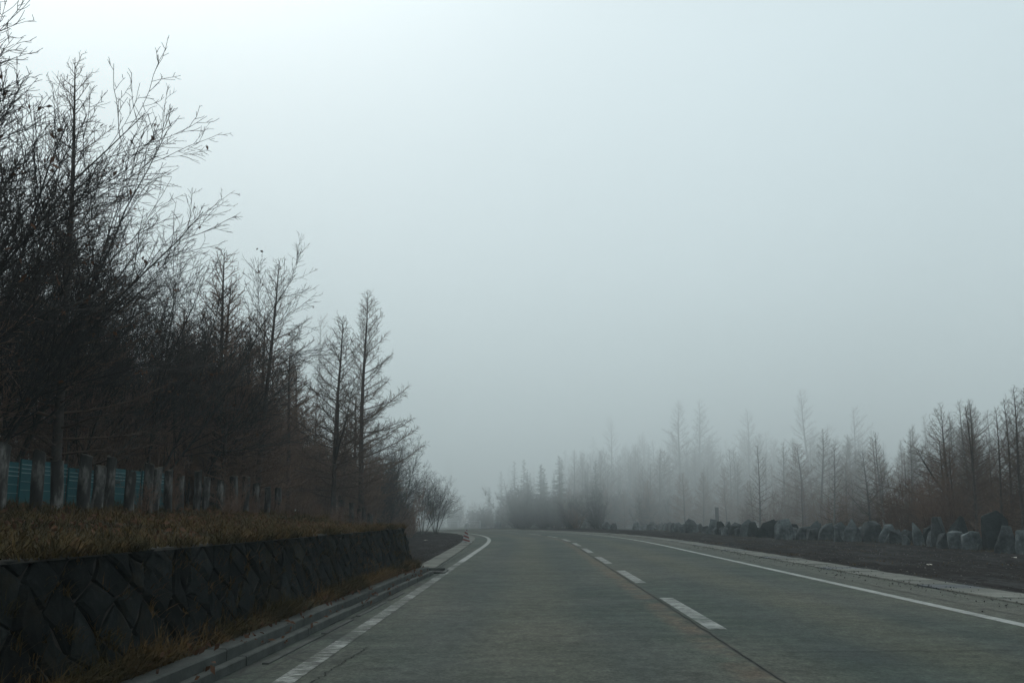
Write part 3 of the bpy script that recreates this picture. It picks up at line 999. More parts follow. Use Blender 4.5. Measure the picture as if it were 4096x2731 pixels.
def make_shrub(seed, H, stems=16, spread=.6, dense=1.0):
    """brown thicket: many thin wands with side twigs"""
    r = random.Random(seed)
    tr, cr = Tubes(), Tubes()
    for s_ in range(stems):
        a = r.uniform(0, 6.283)
        tilt = r.uniform(.05, 1.0) * spread
        base = (math.cos(a) * r.uniform(0, .35), math.sin(a) * r.uniform(0, .35), -.1)
        L = H * r.uniform(.55, 1.05)
        pts, dirs = curve(r, base, unit((math.cos(a) * tilt, math.sin(a) * tilt, 1)), L, 8, .07, .03)
        tr.add(pts, taper(.010 + .003 * H, .004, 8), 4)
        for q in range(int(L * 6 * dense)):
            i = r.randint(1, 6)
            tp, td = curve(r, pts[i], side_dir(dirs[i], r.uniform(0, 6.28), r.uniform(.4, 1.0)), r.uniform(.25, .9), 4, .13, .03)
            cr.add(tp, taper(.0058, .003, 4), 3)
            for z in range(5):
                j = r.randint(0, 2)
                d3 = side_dir(td[j], r.uniform(0, 6.28), r.uniform(.5, 1.1))
                L3 = r.uniform(.1, .34)
                p = tp[j]
                p1 = (p[0] + d3[0] * L3, p[1] + d3[1] * L3, p[2] + d3[2] * L3)
                cr.add([p, p1], (.0038, .0026), 3)
    return tr, cr

def leaf_mesh(name, pts, mat, size=.055, seed=1):
    r = random.Random(seed)
    V, F = [], []
    for p in pts:
        for k in range(r.randint(1, 3)):
            a = Vector((r.gauss(0, 1), r.gauss(0, 1), r.gauss(0, 1))).normalized()
            b = a.orthogonal().normalized()
            c = Vector(p) + Vector((r.gauss(0, .04), r.gauss(0, .04), -.03 + r.gauss(0, .03)))
            s_ = size * r.uniform(.6, 1.3)
            n0 = len(V)
            V += [c - a * s_, c + b * s_ * .45 + Vector((0, 0, .012)), c + a * s_, c - b * s_ * .45]
            F += [(n0, n0 + 1, n0 + 2, n0 + 3)]
    return mesh_py(name, V, F, mat)

def make_spruce(seed, H):
    """evergreen: drooping boughs set with needle blades"""
    r = random.Random(seed)
    tr = Tubes()
    tr.add([(0, 0, -.2), (0, 0, H * .5), (.02 * H * r.uniform(-1, 1), 0, H)], (H * .014 + .02, H * .008, .01), 7)
    V, F = [], []
    t = .07
    while t < .99:
        a = r.uniform(0, 6.28)
        L = (.20 * H * (1 - t) ** .8 + .15) * r.uniform(.7, 1.15)
        z0 = H * t
        nb = max(5, int(L * 9))
        for k in range(nb):
            u = (k + r.random()) / nb
            droop = -.25 * L * u + .22 * L * u * u
            c = Vector((math.cos(a) * L * u, math.sin(a) * L * u, z0 + droop))
            for sgn in (-1, 1):
                wv = (.10 + .26 * L * (1 - u) * .6) * r.uniform(.7, 1.2)
                d = Vector((math.cos(a + sgn * .9), math.sin(a + sgn * .9), r.uniform(-1.1, .25)))
                sd = Vector((-d.y, d.x, r.uniform(-.5, .5))) * .32
                n0 = len(V)
                V += [c, c + d * wv * .55 + sd * wv, c + d * wv * 1.25, c + d * wv * .5 - sd * wv]
                F += [(n0, n0 + 1, n0 + 2, n0 + 3)]
        t += .0065 + .002 * r.random()
    return tr, mesh_py('spruce_crown', V, F, 'conifer_needles')

TILT = random.Random(3)
def proto(name, parts, H):
    """mesh data of one tree kind: list of (part name, mesh)"""
    return {'name': name, 'parts': parts, 'H': H}
def put(p, x, y, z, rz, scale, label, cat, group, sxy=None):
    o = bpy.data.objects.new(p['name'], None)
    o.empty_display_size = .3
    o.location = (x, y, z)
    o.rotation_euler = (0, 0, rz) if sxy == 1.0 else (TILT.gauss(0, .028), TILT.gauss(0, .028), rz)
    k = sxy if sxy else TILT.uniform(.86, 1.22)
    o.scale = (scale * k, scale * k, scale)
    link(o)
    for pn, me in p['parts']:
        mobj(pn, me, o)
    tag(o, label, cat, group)
    return o

LARCH, PALE, YOUNG, ALDER, SHRUB, SPRUCE, DARKSHRUB = [], [], [], [], [], [], []
def larch_proto(tc, H, bark, twig, name='larch_tree'):
    tr, cr = tc
    return proto(name, [('trunk', tr.build('larch_trunk', bark, True)), ('crown', cr.build('larch_crown', twig))], H)
for k in range(8):
    H = (9.0, 10.5, 8.0, 9.5, 11.5, 7.5, 10, 8.6)[k]
    LARCH.append(larch_proto(make_larch(20 + k, H, (.33, .30, .34, .29, .27, .33, .31, .32)[k], (0, .5, .3, .8, .4, .6, .2, .9)[k]), H, 'larch_bark', 'larch_twig'))
for k in range(4):
    H = (7.0, 8.2, 6.4, 9.0)[k]
    LARCH.append(larch_proto(make_larch(40 + k, H, (.42, .36, .46, .24)[k], (.2, 1.1, -.4, .3)[k], (.03, .12, .05, .22)[k], (.8, 1.2, .65, .9)[k], 1.2, k in (0, 2)), H, 'larch_bark', 'larch_twig'))
for k in range(3):
    PALE.append(larch_proto(make_larch(60 + k, 5.2, .27, .2, .16, .62, .5), 5.2, 'pale_bark', 'larch_twig'))
for k in range(4):
    H = (4.2, 5.0, 5.6, 4.6)[k]
    YOUNG.append(larch_proto(make_larch(80 + k, H, .33, .0, .05, 1.25, 1.3), H, 'larch_bark', 'brown_twig', 'young_larch'))
for k in range(6):
    H = (7.2, 6.8, 7.6, 6.4, 7.0, 6.2)[k]
    tr, cr, lv = make_alder(140 + k, H, (5, 6, 5, 4, 6, 5)[k], .5, (.75, .1) if k < 4 else (.2, 0), 3, 1.12)
    ALDER.append(proto('alder_tree', [('trunk', tr.build('alder_trunk', 'alder_bark', True)), ('crown', cr.build('alder_crown', 'alder_twig')), ('dead_leaves', leaf_mesh('alder_leaves', lv[:170], 'dead_leaf', .05, k))], H))
for k in range(5):
    H = (2.6, 3.2, 2.2, 3.6, 2.9)[k]
    tr, cr = make_shrub(200 + k, H, (18, 16, 20, 16, 18)[k], .55)
    SHRUB.append(proto('thicket_bush', [('stems', tr.build('bush_stem', 'brown_twig')), ('twigs', cr.build('bush_twig', 'brown_twig'))], H))
for k in range(2):
    tr, cr = make_shrub(230 + k, 3.4, 34, .8, 1.6)
    DARKSHRUB.append(proto('dark_bush', [('stems', tr.build('dark_stem', 'alder_bark')), ('twigs', cr.build('dark_bush_twig', 'alder_twig'))], 3.4))
for k in range(2):
    tr, me = make_spruce(250 + k, 11)
    SPRUCE.append(proto('spruce_tree', [('trunk', tr.build('spruce_trunk', 'larch_bark')), ('crown', me)], 11))

R = random.Random(99)
def on_bank(x, y): return bank_z(x, y) - 0.03
def at_ground(x, y): return (bank_z(x, y) if toe_x(y) - x > 0.05 else ground_z(x, y)) - 0.02

# --- left: individual trees the photograph shows
A_larch = larch_proto(make_larch(301, 9.2, .30, .25, .05, 1.45), 9.2, 'larch_bark', 'larch_twig')
B_larch = larch_proto(make_larch(302, 6.7, .33, -.1, .08, 1.4, 1.0, True), 6.7, 'larch_bark', 'larch_twig')
put(A_larch, -5.75, 38.5, on_bank(-5.75, 38.5), 0, 1.0, 'tallest sharp bare larch above the wall end, lone pointed top', 'tree', 'larches on the left bank', 1.0)
put(B_larch, -5.85, 33.0, on_bank(-5.85, 33), .4, 1.0, 'forked bare larch with thick dark trunk left of the tallest larch', 'tree', 'larches on the left bank', 1.0)
put(LARCH[0], -6.6, 26.0, on_bank(-6.6, 26), 1.0, .76, 'slim dark larch with straight trunk behind the middle of the bank', 'tree', 'larches on the left bank')
put(LARCH[6], -7.4, 16.3, on_bank(-7.4, 16.3), 2.0, .77, 'thin larch spire rising through the alders at far left', 'tree', 'larches on the left bank')
put(LARCH[3], -13.8, 68, on_bank(-13.8, 68), .2, 1.42, 'faint tall larch spire in fog behind the left bank trees', 'tree', 'larches on the left bank', .8)
put(SPRUCE[0], -13.6, 60, on_bank(-13.6, 60), 0, 1.05, 'foggy evergreen conifer showing behind bare branches on the left', 'tree', 'evergreens behind the left bank')
put(SPRUCE[1], -15.6, 63, on_bank(-15.6, 63), 1.0, 1.0, 'fainter evergreen conifer left of the foggy evergreen', 'tree', 'evergreens behind the left bank')
ALD = [(-9.6, 9.4, 0, .1, .86, 'dark many-stemmed alder cut by the left picture edge'),
       (-8.5, 12.4, 1, .3, .93, 'dense dark alder nearest the left edge behind the first posts'),
       (-8.6, 15.4, 2, -.2, .83, 'alder with long boughs sweeping right over the log posts'),
       (-8.2, 18.6, 3, .2, .86, 'alder with leaning stems behind the middle log posts'),
       (-8.1, 21.8, 0, -.3, .80, 'tall open alder with upright wands against the sky'),
       (-9.8, 11.6, 4, .4, 1.02, 'tall dense alder filling the upper left corner of the picture'),
       (-9.6, 14.2, 5, .8, .98, 'tall alder behind the thin larch spire at far left'),
       (-9.0, 17.4, 4, 2.0, 1.06, 'dense dark alder behind the sweeping boughs'),
       (-9.3, 20.3, 5, 1.1, .92, 'fine-twigged alder behind the tall open alder'),
       (-9.6, 23.4, 4, .2, .80, 'hazy fine-twigged alder left of the slim dark larch'),
       (-7.8, 24.5, 2, .3, .66, 'low spreading alder left of the slim dark larch'),
       (-9.4, 29.0, 1, .5, .66, 'alder half hidden behind the slim dark larch')]
for x, y, k, rz, sc, lab in ALD:
    put(ALDER[k], x, y, on_bank(x, y), rz, sc, lab, 'tree', 'alders on the left bank')
for k in range(17):
    x, y = -10.6 - 3.4 * (k % 3) + R.uniform(-.8, .8), 10 + 1.0 * k + R.uniform(-.7, .7)
    put(ALDER[k % 6], x, y, on_bank(x, y), R.uniform(-.6, .6) if k % 6 < 4 else R.uniform(0, 6), R.uniform(.72, .95), 'bare alder deep in the dark wood behind the left bank', 'tree', 'alders deep in the left wood')
# brown young larches and thicket behind the posts
for k in range(50):
    y = 24.5 + .47 * k + R.uniform(-.6, .6)
    x = toe_x(y) - R.uniform(3.4, 8.5)
    put(YOUNG[k % 4], x, y, on_bank(x, y), R.uniform(0, 6.28), R.uniform(.75, 1.3), 'young brown larch in the russet thicket behind the left bank', 'tree', 'young larches on the left bank')
for k in range(60):
    y = 11.5 + .63 * k + R.uniform(-.5, .5)
    x = min(-7.6 - R.uniform(0, 3.6), toe_x(y) - 3.0)
    put(SHRUB[k % 5], x, y, on_bank(x, y), R.uniform(0, 6.28), R.uniform(.8, 1.25), 'russet twiggy bush among the trees of the left bank', 'bush', 'thicket on the left bank')
# far rounded trees at the inner side of the bend
for k, (x, y, v, sc, lab) in enumerate([(-7.2, 60, 4, .84, 'foggy rounded bare tree beyond the wall end'), (-5.9, 67, 5, .66, 'smaller foggy bare tree beside the lay-by, nearer the road'), (-9.5, 64, 2, .86, 'foggy bare tree behind the rounded one beyond the wall end'), (-6.6, 55, 5, .62, 'low spreading bare tree at the near corner of the lay-by'), (-5.4, 72, 4, .55, 'faintest rounded bare tree beside the bend'), (-8.2, 57, 3, .80, 'foggy bare tree between the tallest larch and the lay-by')]):
    put(ALDER[v], x, y, at_ground(x, y), R.uniform(0, 1), sc, lab, 'tree', 'foggy trees beyond the wall end')
for k in range(15):
    y = 53 + 1.75 * k + R.uniform(-.6, .6)
    x = -5.3 - .010 * (y - 53) ** 2 - R.uniform(0, 3.4) - (1.0 if y < 60 else 0)
    put(ALDER[(4, 5, 2, 3)[k % 4]], x, y, at_ground(x, y), R.uniform(0, 6), R.uniform(.38, .62), 'fog-softened bare shrub tree sloping down to the bend past the wall', 'tree', 'shrub trees past the wall end')
for k in range(22):
    y = 54 + 1.4 * k + R.uniform(-.6, .6)
    x = -4.9 - .012 * (y - 57) ** 2 - R.uniform(0, 2.2) - (0 if y > 62 else 1.0)
    put(SHRUB[k % 5], x, y, at_ground(x, y), R.uniform(0, 6), R.uniform(.55, .9), 'foggy brown bush at the inside of the bend', 'bush', 'bushes inside the bend')
for k in range(16):
    y = 43 + .95 * k + R.uniform(-.5, .5)
    x = toe_x(y) - R.uniform(.8, 5.5)
    put((SHRUB if k % 2 else YOUNG)[k % 4], x, y, on_bank(x, y), R.uniform(0, 6), R.uniform(.75, 1.1), 'hazy brown growth between the tallest larch and the lay-by', 'bush' if k % 2 else 'tree', 'hazy growth beyond the tallest larch')
# left back wood, fading
for k in range(46):
    y = R.uniform(42, 135)
    x = min(toe_x(y) - 6, -10, -.155 * y) - R.uniform(0, 30)
    p = R.choice(LARCH + SPRUCE[:1])
    put(p, x, y, at_ground(x, y), R.uniform(-.6, .6), R.uniform(.75, 1.15), 'bare tree fading into fog behind the left bank', 'tree', 'far trees of the left wood')

# --- right: rows of larch behind the boulders
RIGHT = [  # x, y, proto list, index, height, label
 (18.3, 36.2, LARCH, 1, 5.9, 'tallest of the dark larches cut by the right picture edge'),
 (17.7, 36.6, LARCH, 3, 5.2, 'dark larch left of the right edge group'),
 (18.9, 38.2, LARCH, 5, 5.7, 'dark larch at the extreme right picture edge'),
 (19.4, 42.2, LARCH, 7, 5.9, 'lone larch with upswept right side left of the edge group'),
 (18.6, 50.5, PALE, 0, 5.4, 'pale stemmed young larch right of the fin shaped boulder'),
 (16.7, 52.5, PALE, 1, 4.9, 'pale stemmed young larch behind the slanting boulders'),
 (14.7, 60.0, PALE, 2, 5.4, 'leftmost pale stemmed larch behind the boulder row'),
 (21.5, 50.0, PALE, 2, 4.6, 'pale stemmed sapling behind the upright boulders'),
 (26.0, 87.0, LARCH, 4, 12.2, 'tallest hazy larch with bent top standing over the right wood'),
 (19.0, 102., LARCH, 1, 13.0, 'tall faint larch, second from the left of the right wood'),
 (16.7, 100., LARCH, 6, 12.6, 'tall faint larch leading the left end of the right wood'),
 (23.0, 98., LARCH, 0, 11.6, 'faint larch between the leading pair and the tallest larch'),
 (28.4, 84., LARCH, 3, 10.2, 'hazy wind bent larch right of the tallest larch'),
 (33.0, 80., LARCH, 7, 9.2, 'hazy larch with flagged top over the middle boulders'),
]
for x, y, L_, i, h, lab in RIGHT:
    p = L_[i]
    put(p, x, y, ground_z(x, y) - .03, R.uniform(-.3, .3), h / p['H'], lab, 'tree', 'larches of the right wood')
def edge_right(y):   # x of the boulder row
    return lerp_tab([(30, 16.5), (40, 17.2), (50, 16.2), (60, 14.6), (80, 13.4), (92, 10.5), (100, 7.5), (115, -2)], y)
n = 0
while n < 215:
    y = R.uniform(38, 135)
    x = edge_right(y) + 3.5 + abs(R.gauss(0, 1)) * 15
    if x / y > .60 or x / y < .06: continue
    deep = x - edge_right(y)
    p = LARCH[R.randint(0, len(LARCH) - 1)]
    h = R.uniform(3.9, 6.4) + min(3.2, deep * .10) + max(0, y - 75) * .045
    put(p, x, y, ground_z(x, y) - .03, R.uniform(-1.3, 1.3), h / p['H'], 'bare larch in the massed hazy wood behind the boulder row', 'tree', 'massed larches of the right wood')
    n += 1
n = 0
while n < 175:
    y = R.uniform(36, 118)
    x = edge_right(y) + 1.3 + abs(R.gauss(0, 1)) * 7
    if x / y > .58: continue
    if n % 3 == 0:
        p = YOUNG[R.randint(0, 3)]
        put(p, x, y, ground_z(x, y) - .03, R.uniform(0, 6), R.uniform(.6, 1.05), 'brown sapling larch in the undergrowth behind the boulder row', 'tree', 'saplings of the right wood')
    else:
        put(SHRUB[R.randint(0, 4)], x, y, ground_z(x, y) - .03, R.uniform(0, 6), R.uniform(.6, 1.15), 'low brown bush in the undergrowth behind the boulder row', 'bush', 'undergrowth of the right wood')
    n += 1
# dark clumps straight ahead behind the bend
for k in range(30):
    x, y = R.uniform(.5, 16), R.uniform(98.5, 112)
    put(DARKSHRUB[k % 2], x, y, ground_z(x, y) - .03, R.uniform(0, 6), R.uniform(.8, 1.5), 'dark bush massed behind the far clumps across the bend', 'bush', 'dark bushes massed behind the bend')
for k in range(22):
    x, y = R.uniform(-1, 13), R.uniform(101, 114)
    if min(math.hypot(x - road(s_, 4).x, y - road(s_, 4).y) for s_ in range(60, 185, 2)) < 9: continue
    p = (SPRUCE[k % 2], LARCH[k % len(LARCH)], SPRUCE[(k + 1) % 2])[k % 3]
    put(p, x, y, ground_z(x, y) - .03, R.uniform(0, 6), R.uniform(4.6, 7.6) / p['H'], 'dark tree in the misty wooded mass behind the bend', 'tree', 'dark wood behind the bend')
for k in range(40):
    x, y = R.uniform(-3, 22), R.uniform(112, 140)
    if min(math.hypot(x - road(s_, 4).x, y - road(s_, 4).y) for s_ in range(60, 185, 3)) < 8: continue
    put(SPRUCE[k % 2], x, y, ground_z(x, y) - .03, R.uniform(0, 6), R.uniform(.34, .62), 'misty evergreen on the far side of the bend', 'tree', 'evergreens across the bend')
for x, y, sc, lab in [(5.6, 96.5, .95, 'dark rounded bush straight ahead behind the bend, left half of clump'), (8.2, 95.5, 1.2, 'darkest rounded bush straight ahead behind the bend'), (12.0, 91.5, 1.0, 'dark bush right of the darkest clump behind the boulders'), (14.2, 90, .85, 'smaller dark bush at the right end of the clumps'), (3.2, 100, 1.05, 'tall greyish bush at the left end of the clumps')]:
    put(DARKSHRUB[int(y) % 2], x, y, ground_z(x, y) - .03, R.uniform(0, 6), sc, lab, 'bush', 'dark clumps behind the bend')
for k in range(26):
    x, y = R.uniform(-11, 3), R.uniform(102, 112)
    if min(math.hypot(x - road(s_, 4).x, y - road(s_, 4).y) for s_ in range(60, 185, 2)) < 8.5: continue
    put(DARKSHRUB[k % 2], x, y, ground_z(x, y) - .03, R.uniform(0, 6), R.uniform(.45, .85), 'low dark bush beyond the bend left of the main clumps', 'bush', 'low bushes beyond the bend')
# far belt of trees across the bend
for k in range(64):
    a = R.uniform(.05, .26) if k % 5 else R.uniform(-.2, .05)
    d = R.uniform(118, 205) if k % 5 else R.uniform(165, 215)
    x, y = math.sin(a) * d, math.cos(a) * d
    q = road(120, 4)
    p = (SPRUCE[k % 2] if k % 3 == 0 else LARCH[k % 8])
    sc = R.uniform(.75, 1.25)
    ok = min(math.hypot(x - road(s_, 4).x, y - road(s_, 4).y) for s_ in range(60, 185, 3)) > 9
    if not ok: continue
    put(p, x, y, at_ground(x, y), R.uniform(0, 6), sc, 'ghostly tree in the far fog across the bend', 'tree', 'far trees across the bend')
for k in range(26):
    s_ = 84 + 2.2 * k
    p_ = road(s_, 15.5 + R.uniform(0, 5))
    if p_.y < 95 or abs(p_.x) > 40: continue
    put(SHRUB[k % 5], p_.x, p_.y, at_ground(p_.x, p_.y), R.uniform(0, 6), R.uniform(.7, 1.2), 'foggy bush beyond the outer edge of the bend', 'bush', 'bushes outside the bend')

# ------------------------------------------------------------------ log posts and teal screen on the bank
POSTS = [12.0, 12.7, 13.3, 13.95, 14.6, 15.15, 15.9, 16.35, 16.95, 17.5, 18.2, 18.9, 19.65, 20.4, 21.2, 21.9, 22.7, 23.8, 25.2, 33.4, 34.9, 36.4, 37.6, 38.8, 40.0, 41.3]
r = random.Random(21)
def post_mesh(seed, H, rad):
    r = random.Random(seed)
    n, rings = 12, 7
    V, F = [], []
    for k in range(rings):
        z = H * k / (rings - 1) - (0.15 if k == 0 else 0)
        for q in range(n):
            a = 6.283 * q / n
            rr = rad * (1 + .20 * noise.noise(Vector((math.cos(a) * 1.5 + seed, math.sin(a) * 1.5, z * 2.5))) - .04 * k / rings) * (1 + .06 * (k == 0))
            V.append((math.cos(a) * rr + .015 * math.sin(z * 3 + seed), math.sin(a) * rr, z + (r.uniform(-.02, .02) + .02 * math.cos(a + seed) if k == rings - 1 else 0)))
    for k in range(rings - 1):
        for q in range(n):
            p = (q + 1) % n
            F.append((k * n + q, k * n + p, (k + 1) * n + p, (k + 1) * n + q))
    top = [V[(rings - 1) * n + q] for q in range(n)]
    return V, F, top, n, rings
for k, y in enumerate(POSTS):
    x = -6.3 + .02 * y + r.uniform(-.08, .08)
    H = r.uniform(.68, .86)
    rad = r.uniform(.066, .088)
    V, F, top, n, rings = post_mesh(k * 3.7, H, rad)
    root = empty('log_post', (x, y, on_bank(x, y)))
    root.rotation_euler = (r.uniform(-.04, .04), r.uniform(-.05, .05), r.uniform(0, 6))
    mobj('shaft', mesh_py('post_shaft', V, F, 'post_log', True), root)
    c = Vector((sum(p[0] for p in top) / n, sum(p[1] for p in top) / n, H + .012))
    mobj('cut_end', mesh_py('post_end', [Vector(p) for p in top] + [c], [(q, (q + 1) % n, n) for q in range(n)], 'post_cut'), root)
    if k < 19:
        lab = f'weathered upright log post on the left bank, {ordinal(k + 1)} from the left edge'
    else:
        lab = f'short grey log post under the tallest larch, {ordinal(k - 18)} from the left in that group'
    tag(root, lab, 'post', 'log posts on the left bank')

for k in range(22):
    y = 16.5 + 1.15 * k + r.uniform(-.4, .4)
    x = -6.3 + .02 * y + r.uniform(-.1, .8)
    put(SHRUB[k % 5], x, y, on_bank(x, y), r.uniform(0, 6), r.uniform(.14, .26), 'dry knee-high weed clump among the log posts', 'weed', 'weed clumps among the posts')
def build_screen():
    root = empty('teal_screen', (-7.25, 16, on_bank(-7.25, 16)))
    tag(root, 'teal sheet screen with pale horizontal lines behind the log posts', 'fence')
    off = Vector(root.location)
    y = 11.4
    while y < 20.2:
        z0 = bank_z(-7.25, y + .75) - .05
        x = -7.35 + .02 * y
        v, f = box_geo(x - .012, x + .012, y + .01, y + 1.49, z0, z0 + .70, 0)
        mobj('panel', mesh_py('screen_panel', [Vector(p) - off for p in v], f, 'teal_sheet'), root)
        for h in (.50, .56, .62, .38, .26):
            v, f = box_geo(x + .014, x + .022, y + .01, y + 1.49, z0 + h, z0 + h + (.012 if h > .45 else .006), 0)
            mobj('line_rail', mesh_py('screen_line', [Vector(p) - off for p in v], f, 'pale_rail'), root)
        v, f = box_geo(x - .05, x - .014, y - .02, y + .02, z0 - .2, z0 + .74, 0)
        mobj('support', mesh_py('screen_support', [Vector(p) - off for p in v], f, 'dark_post'), root)
        y += 1.5
build_screen()

# ------------------------------------------------------------------ striped warning marker beside the left slabs
def build_marker():
    x, y = -2.02, 44.6
    root = empty('striped_marker', (x, y, 0.03))
    tag(root, 'red and white striped pyramid road marker on the left drain slabs', 'road marker')
    H, R0, R1 = .57, .20, .04
    n = 3
    angs = [math.radians(a) for a in (215, 335, 95)]
    def corner(k, t):
        rr = R0 + (R1 - R0) * t
        return Vector((math.cos(angs[k % 3]) * rr, math.sin(angs[k % 3]) * rr, .03 + (H - .03) * t))
    # faces split into slanting stripes
    for k in range(3):
        Vr, Fr, Vw, Fw = [], [], [], []
        cuts = 7
        sl = .16
        for c in range(cuts + 1):
            t0, t1 = (c - .5) / cuts, (c + .5) / cuts
            def P(side, t):
                t = min(1, max(0, t))
                return corner(k, t) if side == 0 else corner(k + 1, t)
            q = [P(0, t0 + sl / 2), P(1, t0 - sl / 2), P(1, t1 - sl / 2), P(0, t1 + sl / 2)]
            V, F = (Vr, Fr) if c % 2 == 1 else (Vw, Fw)
            n0 = len(V)
            V += q
            F.append((n0, n0 + 1, n0 + 2, n0 + 3))
        pan = mobj('panel', mesh_py('marker_white', Vw, Fw, 'white_plastic'), root)
        mobj('red_stripe', mesh_py('marker_red', Vr, Fr, 'red_plastic'), pan)
    for k in range(3):
        c = corner(k, 0)
        c = Vector((c.x * 1.12, c.y * 1.12, 0))
        v, f = box_geo(c.x - .045, c.x + .045, c.y - .045, c.y + .045, 0, .05, .015)
        mobj('foot', mesh_py('marker_foot', v, f, 'white_plastic'), root)
    tb = Tubes()
    tb.add([(0, 0, H - .01), (.01, 0, H + .03), (.015, 0, H + .075)], (.028, .022, .008), 8)
    mobj('tip', tb.build('marker_tip', 'white_plastic'), root)
build_marker()

# ------------------------------------------------------------------ far guard cable, snow poles, wood post
def build_cable_fence():
    root = empty('cable_fence', road(108, 11.5))
    tag(root, 'low steel cable guard fence across the far bend', 'guard fence')
    off = Vector(root.location)
    pts = [road(s_, 11.2) for s_ in range(94, 142, 3)]
    for p in pts:
        tb = Tubes()
        tb.add([tuple(p - off + Vector((0, 0, -.2))), tuple(p - off + Vector((0, 0, .75)))], (.055, .055), 8)
        mobj('post', tb.build('cable_post', 'steel_grey'), root)
    for h in (.42, .66):
        tb = Tubes()
        tb.add([tuple(p - off + Vector((0, 0, h))) for p in pts], [.022] * len(pts), 5)
        mobj('cable', tb.build('guard_cable', 'steel_grey'), root)
build_cable_fence()
for s_, lab in ((99, 'right one of the thin pale snow poles at the far bend'), (104, 'left one of the thin pale snow poles at the far bend'), (112, 'faintest snow pole, farthest round the bend')):
    p = road(s_, 11.6)
    root = empty('snow_pole', (p.x, p.y, 0))
    tb = Tubes()
    tb.add([(0, 0, -.2), (0, 0, 1.75)], (.045, .045), 8)
    mobj('shaft', tb.build('pole_shaft', 'pole_white'), root)
    tb = Tubes()
    tb.add([(0, 0, 1.752), (0, 0, 1.80), (0, 0, 1.82)], (.045, .04, .005), 8)
    mobj('cap', tb.build('pole_cap', 'red_plastic'), root)
    tag(root, lab, 'pole', 'snow poles at the far bend')
root = empty('wood_post', (14.3, 70.5, ground_z(14.3, 70.5)))
v, f = box_geo(-.11, .11, -.11, .11, -.2, 1.75, .03)
mobj('shaft', mesh_py('wood_post', v, f, 'dark_post'), root)
v, f = box_geo(-.125, .125, -.125, .125, 1.752, 1.80, .015)
mobj('cap', mesh_py('wood_post_cap', v, f, 'dark_post'), root)
tag(root, 'dark square post standing behind the distant boulders', 'post')

# ------------------------------------------------------------------ grass, leaves, pebbles
def blades(name, spots, mat, label, hmin=.08, hmax=.28, wid=.006, seed=1):
    rg = np.random.default_rng(seed)
    P = np.array(spots, dtype=np.float64)
    n = len(P)
    h = rg.uniform(hmin, hmax, n)
    if P.shape[1] > 3: h *= P[:, 3]
    az = rg.uniform(0, 6.283, n)
    ln = np.abs(rg.normal(.85, .5, n))
    d = np.stack((np.cos(az) * ln, np.sin(az) * ln, np.ones(n)), 1)
    sd = np.stack((-np.sin(az + rg.normal(0, .6, n)), np.cos(az), np.zeros(n)), 1) * (wid * rg.uniform(.7, 1.5, n))[:, None]
    b = P[:, :3]
    m = b + d * (h * .55)[:, None]
    t = b + d * h[:, None] + np.stack((np.cos(az) * h * .35 * ln, np.sin(az) * h * .35 * ln, -.25 * h * ln), 1)
    V = np.stack((b - sd, b + sd, m + sd * .7, m - sd * .7, t), 1).reshape(-1, 3)
    i = np.arange(n)[:, None] * 5
    quads = (i + np.array([[0, 1, 2, 3]]))
    tris = (i + np.array([[3, 2, 4]]))
    flat = np.concatenate((quads.ravel(), tris.ravel()))
    lt = np.concatenate((np.full(n, 4), np.full(n, 3)))
    o = mobj(name, mesh_np(name, V, flat, lt, mat))
    tag(o, label, None, None, 'stuff')
    return o
r = random.Random(8)
sp = []
while len(sp) < 80000:
    y = 4.5 + 44 * r.random() ** 1.35
    t = 4.6 * r.random() ** 1.1
    x = toe_x(y) - t
    dn = noise.noise(Vector((x * 1.1, y * 1.1, 0))) + .4 * noise.noise(Vector((x * 4, y * 4, 5)))
    if dn < r.uniform(-.65, .35): continue
    sp.append((x, y, bank_z(x, y) - .01, .65 + .9 * max(0, dn + .1)))
blades('bank_grass', sp, 'dry_grass', 'dry straw coloured grass on the bank above the wall', .05, .20, .0032, 2)
sp = []
while len(sp) < 15000:
    y = 4.2 + 16.8 * r.random()
    u = r.random()
    x = kerb_x(y) - .15 - .16 * u
    dn = noise.noise(Vector((y * .8, 0, 2)))
    if dn < r.uniform(-.5, .5): continue
    sp.append((x, y, .15, .5 + .9 * u))
for k in range(16000):   # tufts hanging over the coping
    y = 4.2 + 16.9 * r.random()
    if noise.noise(Vector((y * 1.3, 7, 2))) < r.uniform(-.3, .5): continue
    sp.append((wall_top_x(y) - .05 + .10 * r.random(), y, WALL_H - .01 , .6 + .5 * noise.noise(Vector((y * 2.1, 3, 3)))))
for k in range(420):     # tufts in the wall joints
    a, h = r.uniform(4.4, 21), r.uniform(.1, .87)
    for q in range(14):
        p = wall_point(a + r.gauss(0, .03), h + r.gauss(0, .02), .0)
        sp.append((p.x, p.y, p.z, .45))
blades('verge_grass', sp, 'dry_grass', 'dry grass tufts along the wall foot and in its joints', .06, .26, .0034, 3)
sp = []
for x, y, w in rock_spots[:42]:
    if y > 84: continue
    for q in range(90):
        a = r.uniform(math.pi, 2 * math.pi)
        px, py = x + r.gauss(0, w * .5), y - .32 - abs(r.gauss(0, .12))
        sp.append((px, py, ground_z(px, py), .6))
    for q in range(70):
        px, py = x + r.uniform(-.5, 2.0), y + r.uniform(.3, 2.4)
        sp.append((px, py, ground_z(px, py), 1.7))
blades('boulder_grass', sp, 'dry_grass', 'straw coloured grass fringe around the boulder row', .05, .2, .008, 4)

